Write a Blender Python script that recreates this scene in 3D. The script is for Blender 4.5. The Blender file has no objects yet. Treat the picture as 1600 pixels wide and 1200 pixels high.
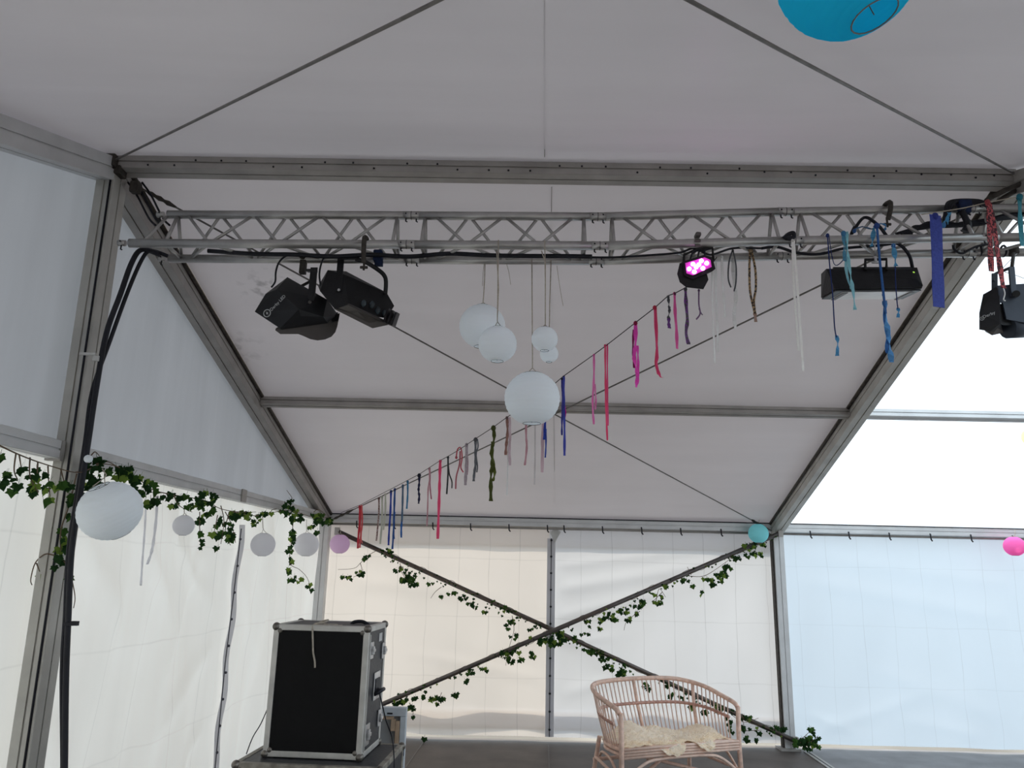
import bpy, bmesh, math, random
from mathutils import Vector, Matrix
V = Vector
rnd = random.Random(7)
sc = bpy.context.scene
COL = sc.collection

# ------------------------------------------------------------------ camera, sky, sun, exposure
FPX, PITCH, YAW, ROLL, CAMZ = 1201.9, .2385, .0154, .0233, 1.736
Fv = V((-math.sin(YAW)*math.cos(PITCH), math.cos(YAW)*math.cos(PITCH), math.sin(PITCH)))
R0 = V((math.cos(YAW), math.sin(YAW), 0)); U0 = R0.cross(Fv)
Rv = R0*math.cos(ROLL) + U0*math.sin(ROLL); Uv = -R0*math.sin(ROLL) + U0*math.cos(ROLL)
CAM = V((0, 0, CAMZ))
cd = bpy.data.cameras.new('camera'); cam = bpy.data.objects.new('camera', cd); COL.objects.link(cam)
cd.sensor_width = 36; cd.lens = 36*FPX/1600; cd.clip_end = 500; cd.clip_start = .02
cam.matrix_world = Matrix((Rv, Uv, -Fv)).transposed().to_4x4(); cam.location = CAM
sc.camera = cam

w = bpy.data.worlds.new('sky'); sc.world = w; w.use_nodes = True
bg = w.node_tree.nodes['Background']
bg.inputs[0].default_value = (.80, .915, 1.0, 1); bg.inputs[1].default_value = 1.75
sd = bpy.data.lights.new('sun', 'SUN'); sun = bpy.data.objects.new('sun', sd); COL.objects.link(sun)
sd.energy = 3.6; sd.angle = .02; sd.color = (1.0, .87, .70)
sun.rotation_euler = V((.08, .52, .80)).to_track_quat('Z', 'Y').to_euler()
vs = sc.view_settings; sc.display_settings.display_device = 'sRGB'
vs.view_transform = 'Standard'; vs.look = 'None'; vs.exposure = 0.0; vs.gamma = 1.0; vs.use_curve_mapping = False
cy = sc.cycles
cy.use_denoising = True; cy.max_bounces = 10; cy.diffuse_bounces = 6; cy.transmission_bounces = 8
cy.transparent_max_bounces = 12; cy.glossy_bounces = 4; cy.caustics_reflective = False; cy.caustics_refractive = False

# ------------------------------------------------------------------ survey: a pixel of the 1600x1200 photo to a point
SK, YR, YE, YF = .029, 3.857, 8.689, -.975
XL, XR, ZE, ZR = -2.318, 2.682, 2.2705, 3.881
SLOPE = (ZR-ZE)/(YE-YR)
def sx(x, y): return x + SK*(y-YR)                       # the bays stand a little out of square
def zroof(y): return ZR + .045 - SLOPE*abs(y-YR)
def ray(px, py): return Fv + Rv*((px-800)/FPX) - Uv*((py-600)/FPX)
def at(px, py, Y): d = ray(px, py); return CAM + d*(Y/d.y)
def atz(px, py, z): d = ray(px, py); return CAM + d*((z-CAMZ)/d.z)
def rsurf(px, py, dz=0):                                  # the point of the roof lining seen at a pixel
    d = ray(px, py); s_ = -1 if py < 262 else 1
    t = (ZR+.045+dz + s_*SLOPE*YR - CAMZ)/(d.z + s_*SLOPE*d.y); return CAM + d*t
def atx(px, py, X):
    d = ray(px, py); t = (X-SK*YR)/(d.x-SK*d.y); return CAM + d*t

# ------------------------------------------------------------------ materials
def newmat(name):
    m = bpy.data.materials.new(name); m.use_nodes = True
    nt = m.node_tree; nt.nodes.clear()
    return m, nt, nt.nodes.new('ShaderNodeOutputMaterial')
def mat(name, col, rough=.6, metal=0, var=.12, scale=9, bump=0, spec=.4, emis=None, es=0, bscale=60):
    m, nt, out = newmat(name); N = nt.nodes; L = nt.links
    p = N.new('ShaderNodeBsdfPrincipled'); L.new(p.outputs[0], out.inputs[0])
    p.inputs['Roughness'].default_value = rough; p.inputs['Metallic'].default_value = metal
    p.inputs['Specular IOR Level'].default_value = spec
    tc = N.new('ShaderNodeTexCoord'); n = N.new('ShaderNodeTexNoise'); n.inputs['Scale'].default_value = scale; n.inputs['Detail'].default_value = 5
    L.new(tc.outputs['Object'], n.inputs['Vector'])
    cr = N.new('ShaderNodeValToRGB'); c = cr.color_ramp
    c.elements[0].position = .3; c.elements[1].position = .7
    c.elements[0].color = (*[x*(1-var) for x in col], 1); c.elements[1].color = (*[min(1, x*(1+var)) for x in col], 1)
    L.new(n.outputs['Fac'], cr.inputs[0]); L.new(cr.outputs[0], p.inputs['Base Color'])
    if bump:
        n2 = N.new('ShaderNodeTexNoise'); n2.inputs['Scale'].default_value = bscale; L.new(tc.outputs['Object'], n2.inputs['Vector'])
        b = N.new('ShaderNodeBump'); b.inputs['Strength'].default_value = bump; b.inputs['Distance'].default_value = .01
        L.new(n2.outputs['Fac'], b.inputs['Height']); L.new(b.outputs[0], p.inputs['Normal'])
    if emis:
        p.inputs['Emission Color'].default_value = (*emis, 1); p.inputs['Emission Strength'].default_value = es
    return m
def sheet(name, refl, trans, crease=None, streak=0, streak_axis=None, stain=None, var=.05, gloss=0.0):
    """thin cloth or paper: part reflects, part lets light through; packing creases and dirt change its colour"""
    m, nt, out = newmat(name); N = nt.nodes; L = nt.links
    tc = N.new('ShaderNodeTexCoord'); sp = N.new('ShaderNodeSeparateXYZ'); L.new(tc.outputs['Object'], sp.inputs[0])
    def math_(op, a, b=None, c=None):
        x = N.new('ShaderNodeMath'); x.operation = op
        for i, q in enumerate((a, b, c)):
            if q is None: continue
            if isinstance(q, (int, float)): x.inputs[i].default_value = q
            else: L.new(q, x.inputs[i])
        return x.outputs[0]
    n = N.new('ShaderNodeTexNoise'); n.inputs['Scale'].default_value = 1.6; n.inputs['Detail'].default_value = 6; L.new(tc.outputs['Object'], n.inputs[0])
    f = math_('MULTIPLY_ADD', n.outputs['Fac'], var*2, 1-var)
    if crease:
        ax, per, zper, dark = crease
        n3 = N.new('ShaderNodeTexNoise'); n3.inputs['Scale'].default_value = 2.2; L.new(tc.outputs['Object'], n3.inputs[0])
        wob = math_('MULTIPLY_ADD', n3.outputs['Fac'], .05, -.025)
        n4 = N.new('ShaderNodeTexNoise'); n4.inputs['Scale'].default_value = 3.1; L.new(tc.outputs['Object'], n4.inputs[0])
        for o_, pr, wd in ((sp.outputs[ax], per, .006), (sp.outputs[2], zper, .008)):
            a = math_('ADD', o_, wob); a = math_('PINGPONG', a, pr/2)
            a = math_('DIVIDE', a, wd); a = math_('MINIMUM', a, 1.0); a = math_('SUBTRACT', 1.0, a)
            a = math_('MULTIPLY', a, n4.outputs['Fac']); a = math_('MULTIPLY', a, dark*(2.3 if pr == per else 1.2))
            f = math_('MULTIPLY', f, math_('SUBTRACT', 1.0, a))
    if streak:
        mp = N.new('ShaderNodeMapping'); mp.inputs['Scale'].default_value = streak_axis; L.new(tc.outputs['Object'], mp.inputs[0])
        n5 = N.new('ShaderNodeTexNoise'); n5.inputs['Scale'].default_value = 1; n5.inputs['Detail'].default_value = 4; L.new(mp.outputs[0], n5.inputs[0])
        f = math_('MULTIPLY', f, math_('MULTIPLY_ADD', n5.outputs['Fac'], streak*2, 1-streak))
    if stain:
        for (c, r, k) in stain:
            vd = N.new('ShaderNodeVectorMath'); vd.operation = 'DISTANCE'; vd.inputs[1].default_value = c; L.new(tc.outputs['Object'], vd.inputs[0])
            a = math_('SUBTRACT', 1.0, math_('MINIMUM', math_('DIVIDE', vd.outputs['Value'], r), 1.0))
            n6 = N.new('ShaderNodeTexNoise'); n6.inputs['Scale'].default_value = 14; n6.inputs['Detail'].default_value = 5; L.new(tc.outputs['Object'], n6.inputs[0])
            b = math_('MAXIMUM', math_('MULTIPLY_ADD', n6.outputs['Fac'], 6, -3.1), 0); b = math_('MINIMUM', b, 1.0)
            f = math_('MULTIPLY', f, math_('SUBTRACT', 1.0, math_('MULTIPLY', math_('MULTIPLY', a, b), k)))
    d = N.new('ShaderNodeBsdfDiffuse'); t = N.new('ShaderNodeBsdfTranslucent')
    for sh, colr in ((d, refl), (t, trans)):
        mx = N.new('ShaderNodeMix'); mx.data_type = 'RGBA'; mx.blend_type = 'MULTIPLY'; mx.inputs[0].default_value = 1
        mx.inputs[6].default_value = (*colr, 1); L.new(f, mx.inputs[7]); L.new(mx.outputs[2], sh.inputs[0])
    ad = N.new('ShaderNodeAddShader'); L.new(d.outputs[0], ad.inputs[0]); L.new(t.outputs[0], ad.inputs[1])
    res = ad.outputs[0]
    if gloss:
        g = N.new('ShaderNodeBsdfGlossy'); g.inputs['Roughness'].default_value = .35
        mi = N.new('ShaderNodeMixShader'); mi.inputs[0].default_value = gloss; L.new(res, mi.inputs[1]); L.new(g.outputs[0], mi.inputs[2]); res = mi.outputs[0]
    L.new(res, out.inputs[0])
    return m
def clear_sheet():
    m, nt, out = newmat('clear_vinyl'); N = nt.nodes; L = nt.links
    t = N.new('ShaderNodeBsdfTransparent'); t.inputs[0].default_value = (.93, .97, 1, 1)
    b = N.new('ShaderNodeBsdfTranslucent'); b.inputs[0].default_value = (.9, .95, 1, 1)
    g = N.new('ShaderNodeBsdfGlossy'); g.inputs['Roughness'].default_value = .12
    a = N.new('ShaderNodeMixShader'); a.inputs[0].default_value = .22; L.new(t.outputs[0], a.inputs[1]); L.new(b.outputs[0], a.inputs[2])
    c = N.new('ShaderNodeMixShader'); c.inputs[0].default_value = .05; L.new(a.outputs[0], c.inputs[1]); L.new(g.outputs[0], c.inputs[2])
    L.new(c.outputs[0], out.inputs[0]); return m

M = {}
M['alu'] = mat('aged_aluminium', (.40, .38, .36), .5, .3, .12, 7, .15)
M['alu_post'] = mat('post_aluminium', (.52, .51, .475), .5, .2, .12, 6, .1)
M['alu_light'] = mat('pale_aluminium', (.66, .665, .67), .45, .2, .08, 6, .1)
M['truss'] = mat('truss_aluminium', (.47, .46, .45), .38, .75, .12, 12, .1)
M['black'] = mat('black_powder_coat', (.012, .012, .014), .5, 0, .25, 20, .15, .35)
M['dark_metal'] = mat('dark_housing', (.022, .023, .026), .42, .2, .2, 14)
M['greyblue'] = mat('grey_housing', (.05, .062, .085), .5, .1, .15, 10)
M['rubber'] = mat('black_rubber', (.008, .009, .016), .55, 0, .2, 10)
M['plate'] = mat('bare_metal_plate', (.12, .11, .105), .45, .4, .15, 8)
M['clamp'] = mat('rusty_clamp', (.07, .062, .055), .7, .5, .3, 30)
M['chrome'] = mat('zinc_hardware', (.55, .55, .56), .3, .9, .15, 30)
M['velcro'] = mat('navy_strap', (.012, .025, .075), .9, 0, .2, 40)
M['white_strap'] = mat('white_strap', (.65, .65, .63), .7)
M['case_panel'] = mat('black_laminate', (.004, .0042, .005), .5, 0, .15, 30, .2, .18, bscale=300)
M['case_edge'] = mat('case_aluminium', (.60, .59, .56), .42, .35, .12, 12)
M['case_side'] = mat('dark_laminate', (.03, .032, .038), .45, 0, .15, 20, .2)
M['case_worn'] = mat('worn_case_edge', (.30, .28, .24), .5, .3, .45, 18, .2)
M['ball_metal'] = mat('dull_ball_corner', (.20, .185, .165), .35, .7, .3, 30)
M['sticker'] = mat('sticker', (.6, .6, .6), .6)
M['floor'] = mat('floor_boards', (.098, .082, .074), .55, 0, .25, 3, .2, .3)
M['floor_grey'] = mat('grey_floor_boards', (.19, .185, .19), .55, 0, .22, 3, .2, .3)
M['rattan'] = mat('rattan', (.86, .59, .48), .45, 0, .2, 25, .1)
M['rattan_light'] = mat('peeled_cane', (.84, .62, .52), .5, 0, .1, 25, .1)
M['rattan_dark'] = mat('woven_binding', (.55, .31, .25), .55, 0, .3, 40)
M['stem'] = mat('ivy_stem', (.14, .095, .06), .7, 0, .3, 20)
M['cord'] = mat('jute_cord', (.50, .45, .38), .9, 0, .2, 60)
M['cable_steel'] = mat('steel_wire', (.19, .18, .17), .5, .4, .2, 20)
M['bar'] = mat('brace_bar_steel', (.13, .115, .11), .45, .5, .25, 9)
M['wood'] = mat('pine_stretcher', (.55, .40, .28), .6, 0, .15, 14)
M['white_frame'] = mat('white_frame', (.62, .67, .72), .5)
M['board'] = mat('grey_backing', (.36, .37, .38), .7, 0, .1, 5)
M['lens'] = mat('dark_lens', (.02, .035, .045), .12, 0, .2, 10, 0, .6)
M['lettering'] = mat('white_print', (.55, .57, .58), .6)
M['panel_white'] = mat('lamp_diffuser', (.90, .92, .94), .3)
M['green_led'] = mat('green_indicator', (.4, .6, .1), .4, emis=(.5, .9, .1), es=.6)
M['led'] = mat('lit_led', (.9, .5, .9), .4, emis=(1, .42, .96), es=18)
M['led_panel'] = mat('lit_reflector', (.35, .05, .28), .4, emis=(.95, .06, .75), es=.4)
M['grass'] = mat('outside_ground', (.24, .225, .20), .9, 0, .3, .6)
WARM = (1.0, .965, .90)
M['wall_back'] = sheet('sidewall_cloth_sun_tint', (.525, .50, .475), (.35, .324, .30), (0, .34, .62, .16), var=.04)  # warmth of the sunlit left side mixed into the cloth colour
M['wall_back_mid_tint'] = sheet('sidewall_cloth_mid_tint', (.505, .505, .51), (.30, .302, .31), (0, .34, .62, .16), var=.04)  # same cloth, coloured between the warm sunlight and the blue skylight
M['wall_back_sky_tint'] = sheet('sidewall_cloth_sky_tint', (.44, .50, .55), (.25, .29, .335), (0, .34, .62, .10), var=.03)  # same cloth, blue skylight of the clear bay put into its colour
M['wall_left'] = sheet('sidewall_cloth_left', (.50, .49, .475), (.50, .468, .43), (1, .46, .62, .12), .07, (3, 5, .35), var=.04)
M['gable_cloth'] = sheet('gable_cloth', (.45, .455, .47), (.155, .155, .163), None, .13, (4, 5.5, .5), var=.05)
M['roof_cloth'] = sheet('roof_cloth', (.775, .745, .765), (.043, .040, .043), None, .05, (.5, 4, 4), gloss=.03,
    stain=[((-1.72, 4.95, 3.5), .30, .65), ((-1.63, 5.2, 3.4), .28, .55), ((-2.2, 5.6, 3.3), .3, .3)])
M['valance'] = sheet('valance_cloth', (.5, .5, .5), (.30, .30, .32))
M['clear'] = clear_sheet()
def paper(name, c, t=.42): return sheet(name, tuple(x*.78 for x in c), tuple(x*t*.9 for x in c), var=.05)
M['fleece'] = sheet('sheepskin', (.86, .79, .69), (.22, .20, .16), var=.05)
M['paper_thin'] = sheet('thin_white_paper', (.33, .335, .35), (.60, .60, .62))
M['lace_cloth'] = sheet('seam_cloth', (.62, .62, .64), (.16, .16, .17))
M['lace_cord'] = mat('grey_lacing', (.07, .07, .085), .8)
M['paper_white'] = paper('white_paper', (.93, .97, 1.0))
M['paper_blue'] = sheet('turquoise_paper', (.02, .46, .62), (.01, .30, .42), var=.12)
M['paper_aqua'] = paper('aqua_paper', (.36, .84, .88), .5)
M['paper_pink'] = paper('pink_paper', (.95, .22, .58))
M['paper_lilac'] = sheet('lilac_paper', (.40, .31, .40), (.56, .46, .58))
M['paper_yellow'] = paper('yellow_paper', (.95, .9, .2))
def leafmat(name, c): return sheet(name, c, tuple(x*.4 for x in c), var=.3)
M['leaf_dark'] = leafmat('ivy_leaf_dark', (.016, .040, .014))
M['leaf_mid'] = leafmat('ivy_leaf_mid', (.034, .078, .018))
M['leaf_pale'] = leafmat('ivy_leaf_pale', (.12, .19, .035))
_cloth = {}
def cloth(c, speckle=None):
    k = (c, speckle)
    if k not in _cloth:
        m = mat('ribbon_cloth', c, .75, 0, .18 if max(c) < .5 else .04, 90)
        if speckle:
            nt = m.node_tree; cr = [n for n in nt.nodes if n.type == 'VALTORGB'][0]
            cr.color_ramp.elements[0].position = .47; cr.color_ramp.elements[1].position = .53
            cr.color_ramp.elements[0].color = (*c, 1); cr.color_ramp.elements[1].color = (*speckle, 1)
        _cloth[k] = m
    return _cloth[k]

# ------------------------------------------------------------------ mesh helpers
class MB:
    def __init__(s): s.v = []; s.f = []; s.sm = []
    def add(s, vs, fs, smooth=False):
        o = len(s.v); s.v += [V(q) for q in vs]; s.f += [[i+o for i in q] for q in fs]; s.sm += [smooth]*len(fs); return s
    def box(s, c, size, ax=None):
        c = V(c); ax = ax or (V((1, 0, 0)), V((0, 1, 0)), V((0, 0, 1)))
        h = [V(a)*(d/2) for a, d in zip(ax, size)]
        vs = [c + h[0]*i + h[1]*j + h[2]*k for k in (-1, 1) for j in (-1, 1) for i in (-1, 1)]
        return s.add(vs, [(0, 2, 3, 1), (4, 5, 7, 6), (0, 1, 5, 4), (2, 6, 7, 3), (0, 4, 6, 2), (1, 3, 7, 5)])
    def bevbox(s, c, size, b, ax=None):
        """box whose edges are cut by b"""
        c = V(c); ax = [V(a).normalized() for a in (ax or (V((1, 0, 0)), V((0, 1, 0)), V((0, 0, 1))))]
        bm = bmesh.new(); bmesh.ops.create_cube(bm, size=1)
        for q in bm.verts: q.co = V((q.co.x*size[0], q.co.y*size[1], q.co.z*size[2]))
        bmesh.ops.bevel(bm, geom=list(bm.edges), offset=b, segments=2, affect='EDGES', profile=.5)
        bm.verts.index_update()
        vs = [c + ax[0]*q.co.x + ax[1]*q.co.y + ax[2]*q.co.z for q in bm.verts]
        fs = [[q.index for q in f.verts] for f in bm.faces]; bm.free()
        return s.add(vs, fs)
    def tube(s, pts, r, n=8, smooth=True, closed=False):
        pts = [V(p) for p in pts]; k = len(pts); rs = r if isinstance(r, (list, tuple)) else [r]*k
        vs = []; prev = None
        for i, p in enumerate(pts):
            if closed: t = (pts[(i+1) % k]-pts[i-1])
            else: t = pts[min(i+1, k-1)]-pts[max(i-1, 0)]
            if t.length < 1e-9: t = V((0, 0, 1))
            t.normalize()
            if prev is None:
                a = V((0, 0, 1)) if abs(t.z) < .9 else V((1, 0, 0)); u = (a - t*a.dot(t)).normalized()
            else: u = (prev - t*prev.dot(t)).normalized()
            prev = u; b = t.cross(u)
            for j in range(n):
                q = 2*math.pi*j/n; vs.append(p + (u*math.cos(q)+b*math.sin(q))*rs[i])
        fs = []
        for i in range(k if closed else k-1):
            for j in range(n):
                a = i*n+j; b2 = i*n+(j+1) % n; o = ((i+1) % k)*n
                fs.append((a, b2, o+(j+1) % n, o+j))
        s.add(vs, fs, smooth)
        if not closed:
            o = len(s.v)-len(vs); s.f += [[o+j for j in range(n)][::-1], [o+(k-1)*n+j for j in range(n)]]; s.sm += [False, False]
        return s
    def prism(s, poly, d):
        """polygon (points in space) pushed along d"""
        n = len(poly); vs = [V(p) for p in poly] + [V(p)+V(d) for p in poly]
        return s.add(vs, [list(range(n))[::-1], [n+i for i in range(n)]] + [(i, (i+1) % n, n+(i+1) % n, n+i) for i in range(n)])
    def beam(s, p0, p1, w, h, up=(0, 0, 1), groove=.010):
        """aluminium profile w wide, h high with a slot along each face"""
        p0 = V(p0); p1 = V(p1); t = (p1-p0).normalized(); up = V(up); up = (up - t*up.dot(t)).normalized(); sd_ = t.cross(up)
        a, b, g = w/2, h/2, groove/2; c = .003
        pr = [(-a+c, -b), (-g, -b), (-g, -b+.008), (g, -b+.008), (g, -b), (a-c, -b), (a, -b+c), (a, -g), (a-.008, -g), (a-.008, g), (a, g), (a, b-c),
              (a-c, b), (-a+c, b), (-a, b-c), (-a, g), (-a+.008, g), (-a+.008, -g), (-a, -g), (-a, -b+c)]
        return s.prism([p0 + sd_*x + up*y for x, y in pr], p1-p0)
    def ball(s, c, r, n=10, m=6, sc=(1, 1, 1)):
        c = V(c); vs = []; fs = []
        for i in range(m+1):
            a = math.pi*i/m
            for j in range(n):
                q = 2*math.pi*j/n; vs.append(c + V((r*sc[0]*math.sin(a)*math.cos(q), r*sc[1]*math.sin(a)*math.sin(q), r*sc[2]*math.cos(a))))
        for i in range(m):
            for j in range(n): fs.append((i*n+j, (i+1)*n+j, (i+1)*n+(j+1) % n, i*n+(j+1) % n))
        return s.add(vs, fs, True)
    def hull(s, pts):
        bm = bmesh.new()
        for p in pts: bm.verts.new(p)
        bmesh.ops.convex_hull(bm, input=list(bm.verts))
        for q in [q for q in bm.verts if not q.link_faces]: bm.verts.remove(q)
        bmesh.ops.dissolve_limit(bm, angle_limit=.02, verts=list(bm.verts), edges=list(bm.edges))
        bm.verts.index_update()
        vs = [q.co.copy() for q in bm.verts]; fs = [[q.index for q in f.verts] for f in bm.faces]; bm.free()
        return s.add(vs, fs)
    def grid(s, fn, nu, nv, smooth=True):
        vs = [fn(i/nu, j/nv) for j in range(nv+1) for i in range(nu+1)]
        return s.add(vs, [(j*(nu+1)+i, j*(nu+1)+i+1, (j+1)*(nu+1)+i+1, (j+1)*(nu+1)+i) for j in range(nv) for i in range(nu)], smooth)

ORG = {}
def obj(name, mb, m, parent=None, origin=None, label=None):
    if parent is not None: o_ = ORG[parent.name]
    elif origin is not None: o_ = V(origin)
    else:
        n = len(mb.v); o_ = V((sum(q.x for q in mb.v)/n, sum(q.y for q in mb.v)/n, min(q.z for q in mb.v)))
    me = bpy.data.meshes.new(name); me.from_pydata([q-o_ for q in mb.v], [], mb.f)
    me.polygons.foreach_set('use_smooth', mb.sm); me.update()
    me.materials.append(m)
    o = bpy.data.objects.new(name, me); COL.objects.link(o)
    if parent is None: o.location = o_
    else: o.parent = parent
    ORG[o.name] = o_
    if label: o['label'] = label
    return o
def thing(name, label, cat, loc, group=None):
    o = bpy.data.objects.new(name, None); COL.objects.link(o); o.location = loc; o.empty_display_size = .05
    ORG[o.name] = V(loc); o['label'] = label; o['category'] = cat
    if group: o['group'] = group
    return o
def tag(o, label, cat, group=None):
    o['label'] = label; o['category'] = cat
    if group: o['group'] = group
    return o
def struct(name, mb=None, m=None, label=None):
    if mb is None:
        o = bpy.data.objects.new(name, None); COL.objects.link(o); ORG[o.name] = V((0, 0, 0))
    else: o = obj(name, mb, m, origin=(0, 0, 0))
    o['kind'] = 'structure'
    if label: o['label'] = label
    return o
def smooth_path(pts, k=6):
    pts = [V(p) for p in pts]
    if len(pts) < 3: return [pts[0].lerp(pts[-1], i/k) for i in range(k+1)]
    out = []
    for i in range(len(pts)-1):
        a, b, c, d = pts[max(i-1, 0)], pts[i], pts[i+1], pts[min(i+2, len(pts)-1)]
        for j in range(k):
            t = j/k
            out.append(.5*((2*b) + (c-a)*t + (2*a-5*b+4*c-d)*t*t + (3*b-a-3*c+d)*t**3))
    out.append(pts[-1]); return out
def text_mesh(txt, size, depth, place, ex, ey):
    """lettering as a mesh: place = lower left corner, ex / ey = text directions"""
    cu = bpy.data.curves.new('lettering', 'FONT'); cu.body = txt; cu.size = size; cu.extrude = depth
    to = bpy.data.objects.new('lettering', cu); COL.objects.link(to)
    bpy.context.view_layer.update()
    me = to.evaluated_get(bpy.context.evaluated_depsgraph_get()).to_mesh()
    ez = ex.cross(ey)
    mb = MB().add([V(place)+ex*q.co.x+ey*q.co.y+ez*q.co.z for q in me.vertices], [list(p.vertices) for p in me.polygons])
    to.to_mesh_clear(); bpy.data.objects.remove(to); bpy.data.curves.remove(cu)
    return mb

# ------------------------------------------------------------------ the marquee: ground, floor, cloth
g = MB().box((0, 20, -.35), (160, 160, .5)); struct('ground', g, M['grass'], 'grass outside the marquee')
XJ = XR+.16
fl = struct('floor', MB().prism([(XL-.2, YF, -.1), (sx(XJ, YF), YF, -.1), (sx(XJ, YE+.15), YE+.15, -.1), (XL-.2, YE+.15, -.1)], (0, 0, .1)), M['floor'], 'dark brown boarded marquee floor')
struct('floor', MB().prism([(sx(XJ+.001, YF), YF, -.1), (12.8, YF, -.1), (12.8, YE+.15, -.1), (sx(XJ+.001, YE+.15), YE+.15, -.1)], (0, 0, .1)), M['floor_grey'], 'lighter grey floor right of the joint strip')
def strip_floor(x): 
    return MB().prism([(sx(x-.035, YF), YF+.1, .001), (sx(x+.035, YF), YF+.1, .001), (sx(x+.035, YE), YE-.1, .001), (sx(x-.035, YE), YE-.1, .001)], (0, 0, .008))
for x, nm in ((XR+.16, 'joint_strip'),):
    obj(nm, strip_floor(x), M['alu'], fl, label='pale metal joint strip running across the floor')
    obj('joint_gap', MB().prism([(sx(x-.006, YF), YF+.1, .009), (sx(x+.006, YF), YF+.1, .009), (sx(x+.006, YE), YE-.1, .009), (sx(x-.006, YE), YE-.1, .009)], (0, 0, .002)), M['rubber'], fl)
for xx in (.19, -1.1):
    obj('joint_line', MB().prism([(sx(xx-.006, YF), YF+.1, .0), (sx(xx+.006, YF), YF+.1, .0), (sx(xx+.006, YE), YE-.1, .0), (sx(xx-.006, YE), YE-.1, .0)], (0, 0, .003)), M['plate'], fl)

def billow(a, b, amp, seed):
    return amp*(math.sin(a*2.3+seed)*math.sin(b*1.9+seed*1.7) + .5*math.sin(a*5.1+b*2.2+seed*2.1) + .35*math.sin(a*9.0-b*3.1+seed))
YB = YE + .09                                             # cloth hangs just outside the frame
def folds(a, b, lines):
    """soft creases pulled into the cloth: each line is (a0, b0, a1, b1, width, depth)"""
    h = 0
    for a0, b0, a1, b1, wd, dp in lines:
        L = math.hypot(a1-a0, b1-b0); ux, uy = (a1-a0)/L, (b1-b0)/L
        t = (a-a0)*ux+(b-b0)*uy; d = -(a-a0)*uy+(b-b0)*ux
        k = max(0, min(1, t/.15, (L-t)/.5+.0)) if 0 < t < L else 0
        h += dp*k*math.exp(-(d/wd)**2)
    return h
BACK_FOLDS = [(.25, 1.80, 2.5, 2.10, .05, .018), (.25, 1.55, 2.3, 1.92, .07, .020), (.22, 1.25, 1.7, 1.62, .06, .016), (.25, .98, 1.1, 1.10, .05, .012), (.3, .45, 1.2, .75, .07, .015), (.15, .62, -1.4, .86, .06, .008), (-2.0, 1.6, -.2, 1.45, .09, .009),
    (5.3, 1.72, 2.8, 2.0, .08, .014), (5.2, 1.35, 2.8, 1.75, .09, .014), (3.0, .15, 4.4, .62, .07, .014), (2.9, .35, 3.6, .1, .05, .014), (5.0, .35, 3.4, .9, .10, .012), (4.8, .15, 3.7, .35, .06, .010)]
LEFT_FOLDS = [(4.1, 2.0, 4.9, 1.15, .08, .030), (4.6, 2.1, 5.5, 1.25, .07, .028), (5.2, 2.05, 6.1, 1.35, .06, .024), (4.0, 1.2, 4.5, .5, .07, .022), (5.9, 1.9, 5.3, .9, .06, .018), (6.2, 1.2, 5.2, .55, .08, .022), (6.15, .6, 5.4, .1, .06, .018), (4.3, 2.1, 4.4, .3, .05, .016), (4.95, 2.1, 5.0, 1.2, .04, .016), (5.55, 2.1, 5.55, .9, .04, .014), (7.0, 2.0, 7.6, 1.2, .07, .016), (6.5, 1.7, 7.2, .8, .06, .016), (2.9, 2.0, 3.5, .9, .07, .02), (3.3, 2.1, 3.4, .6, .05, .016)]
def wallpiece(x0, x1, z0, z1, y, amp, seed, nu=90, nv=80):
    def fn(u, v):
        x = x0+(x1-x0)*u; z = z0+(z1-z0)*v
        e = min(1, 8*u, 8*(1-u))*min(1, 1.7*(1-v))
        return V((sx(x, y), y + billow(x, z, amp, seed)*e + (folds(x, z, BACK_FOLDS)*min(1, 3*(1-v)) if nu > 60 else 0), z))
    return MB().grid(fn, nu, nv)
wb = struct('wall_back', None, None, 'white cloth back wall of the marquee')
ztop = ZE+.02
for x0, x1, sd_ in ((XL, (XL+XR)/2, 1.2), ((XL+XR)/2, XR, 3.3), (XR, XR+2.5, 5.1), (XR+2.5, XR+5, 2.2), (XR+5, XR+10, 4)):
    obj('fabric_panel', wallpiece(x0, x1, .04, ztop, YB, .022, sd_), M['wall_back' if x1 < 1 else 'wall_back_mid_tint' if x1 < 3 else 'wall_back_sky_tint'], wb)
obj('hem_fold', wallpiece(XL, XR, .115, .30, YB+.035, .006, 2, 40, 3), M['valance'], wb, label='doubled cloth hem along the bottom of the back wall')
obj('valance', wallpiece(XL, XR, ZE-.265, ZE+.05, YB+.035, .0, 3, 40, 3), M['valance'], wb, label='grey cloth valance hanging outside under the eave')
# lacing down the middle of the back wall
xm = (XL+XR)/2+.02
lace = struct('trim_1', MB().add([(sx(xm-.045, YB), YB-.035, .05), (sx(xm+.045, YB), YB-.035, .05), (sx(xm+.045, YB), YB-.035, 2.1), (sx(xm-.045, YB), YB-.035, 2.1),
    (sx(xm-.045, YB), YB-.03, .05), (sx(xm+.045, YB), YB-.03, .05), (sx(xm+.045, YB), YB-.03, 2.1), (sx(xm-.045, YB), YB-.03, 2.1)],
    [(0, 1, 2, 3), (4, 7, 6, 5), (0, 4, 5, 1), (3, 2, 6, 7), (0, 3, 7, 4), (1, 5, 6, 2)]), M['lace_cloth'], 'grey laced seam strip down the middle of the back wall')
obj('lacing_cord', MB().tube([(sx(xm, YB), YB-.04, .05), (sx(xm, YB), YB-.04, 2.1)], .004), M['lace_cord'], lace)
for i in range(12):
    obj('lacing_loop', MB().ball((sx(xm, YB), YB-.045, 2.08-i*.178), .0125, 8, 5), M['rubber'], lace)
fp = at(868, 838, YB-.04)
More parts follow.
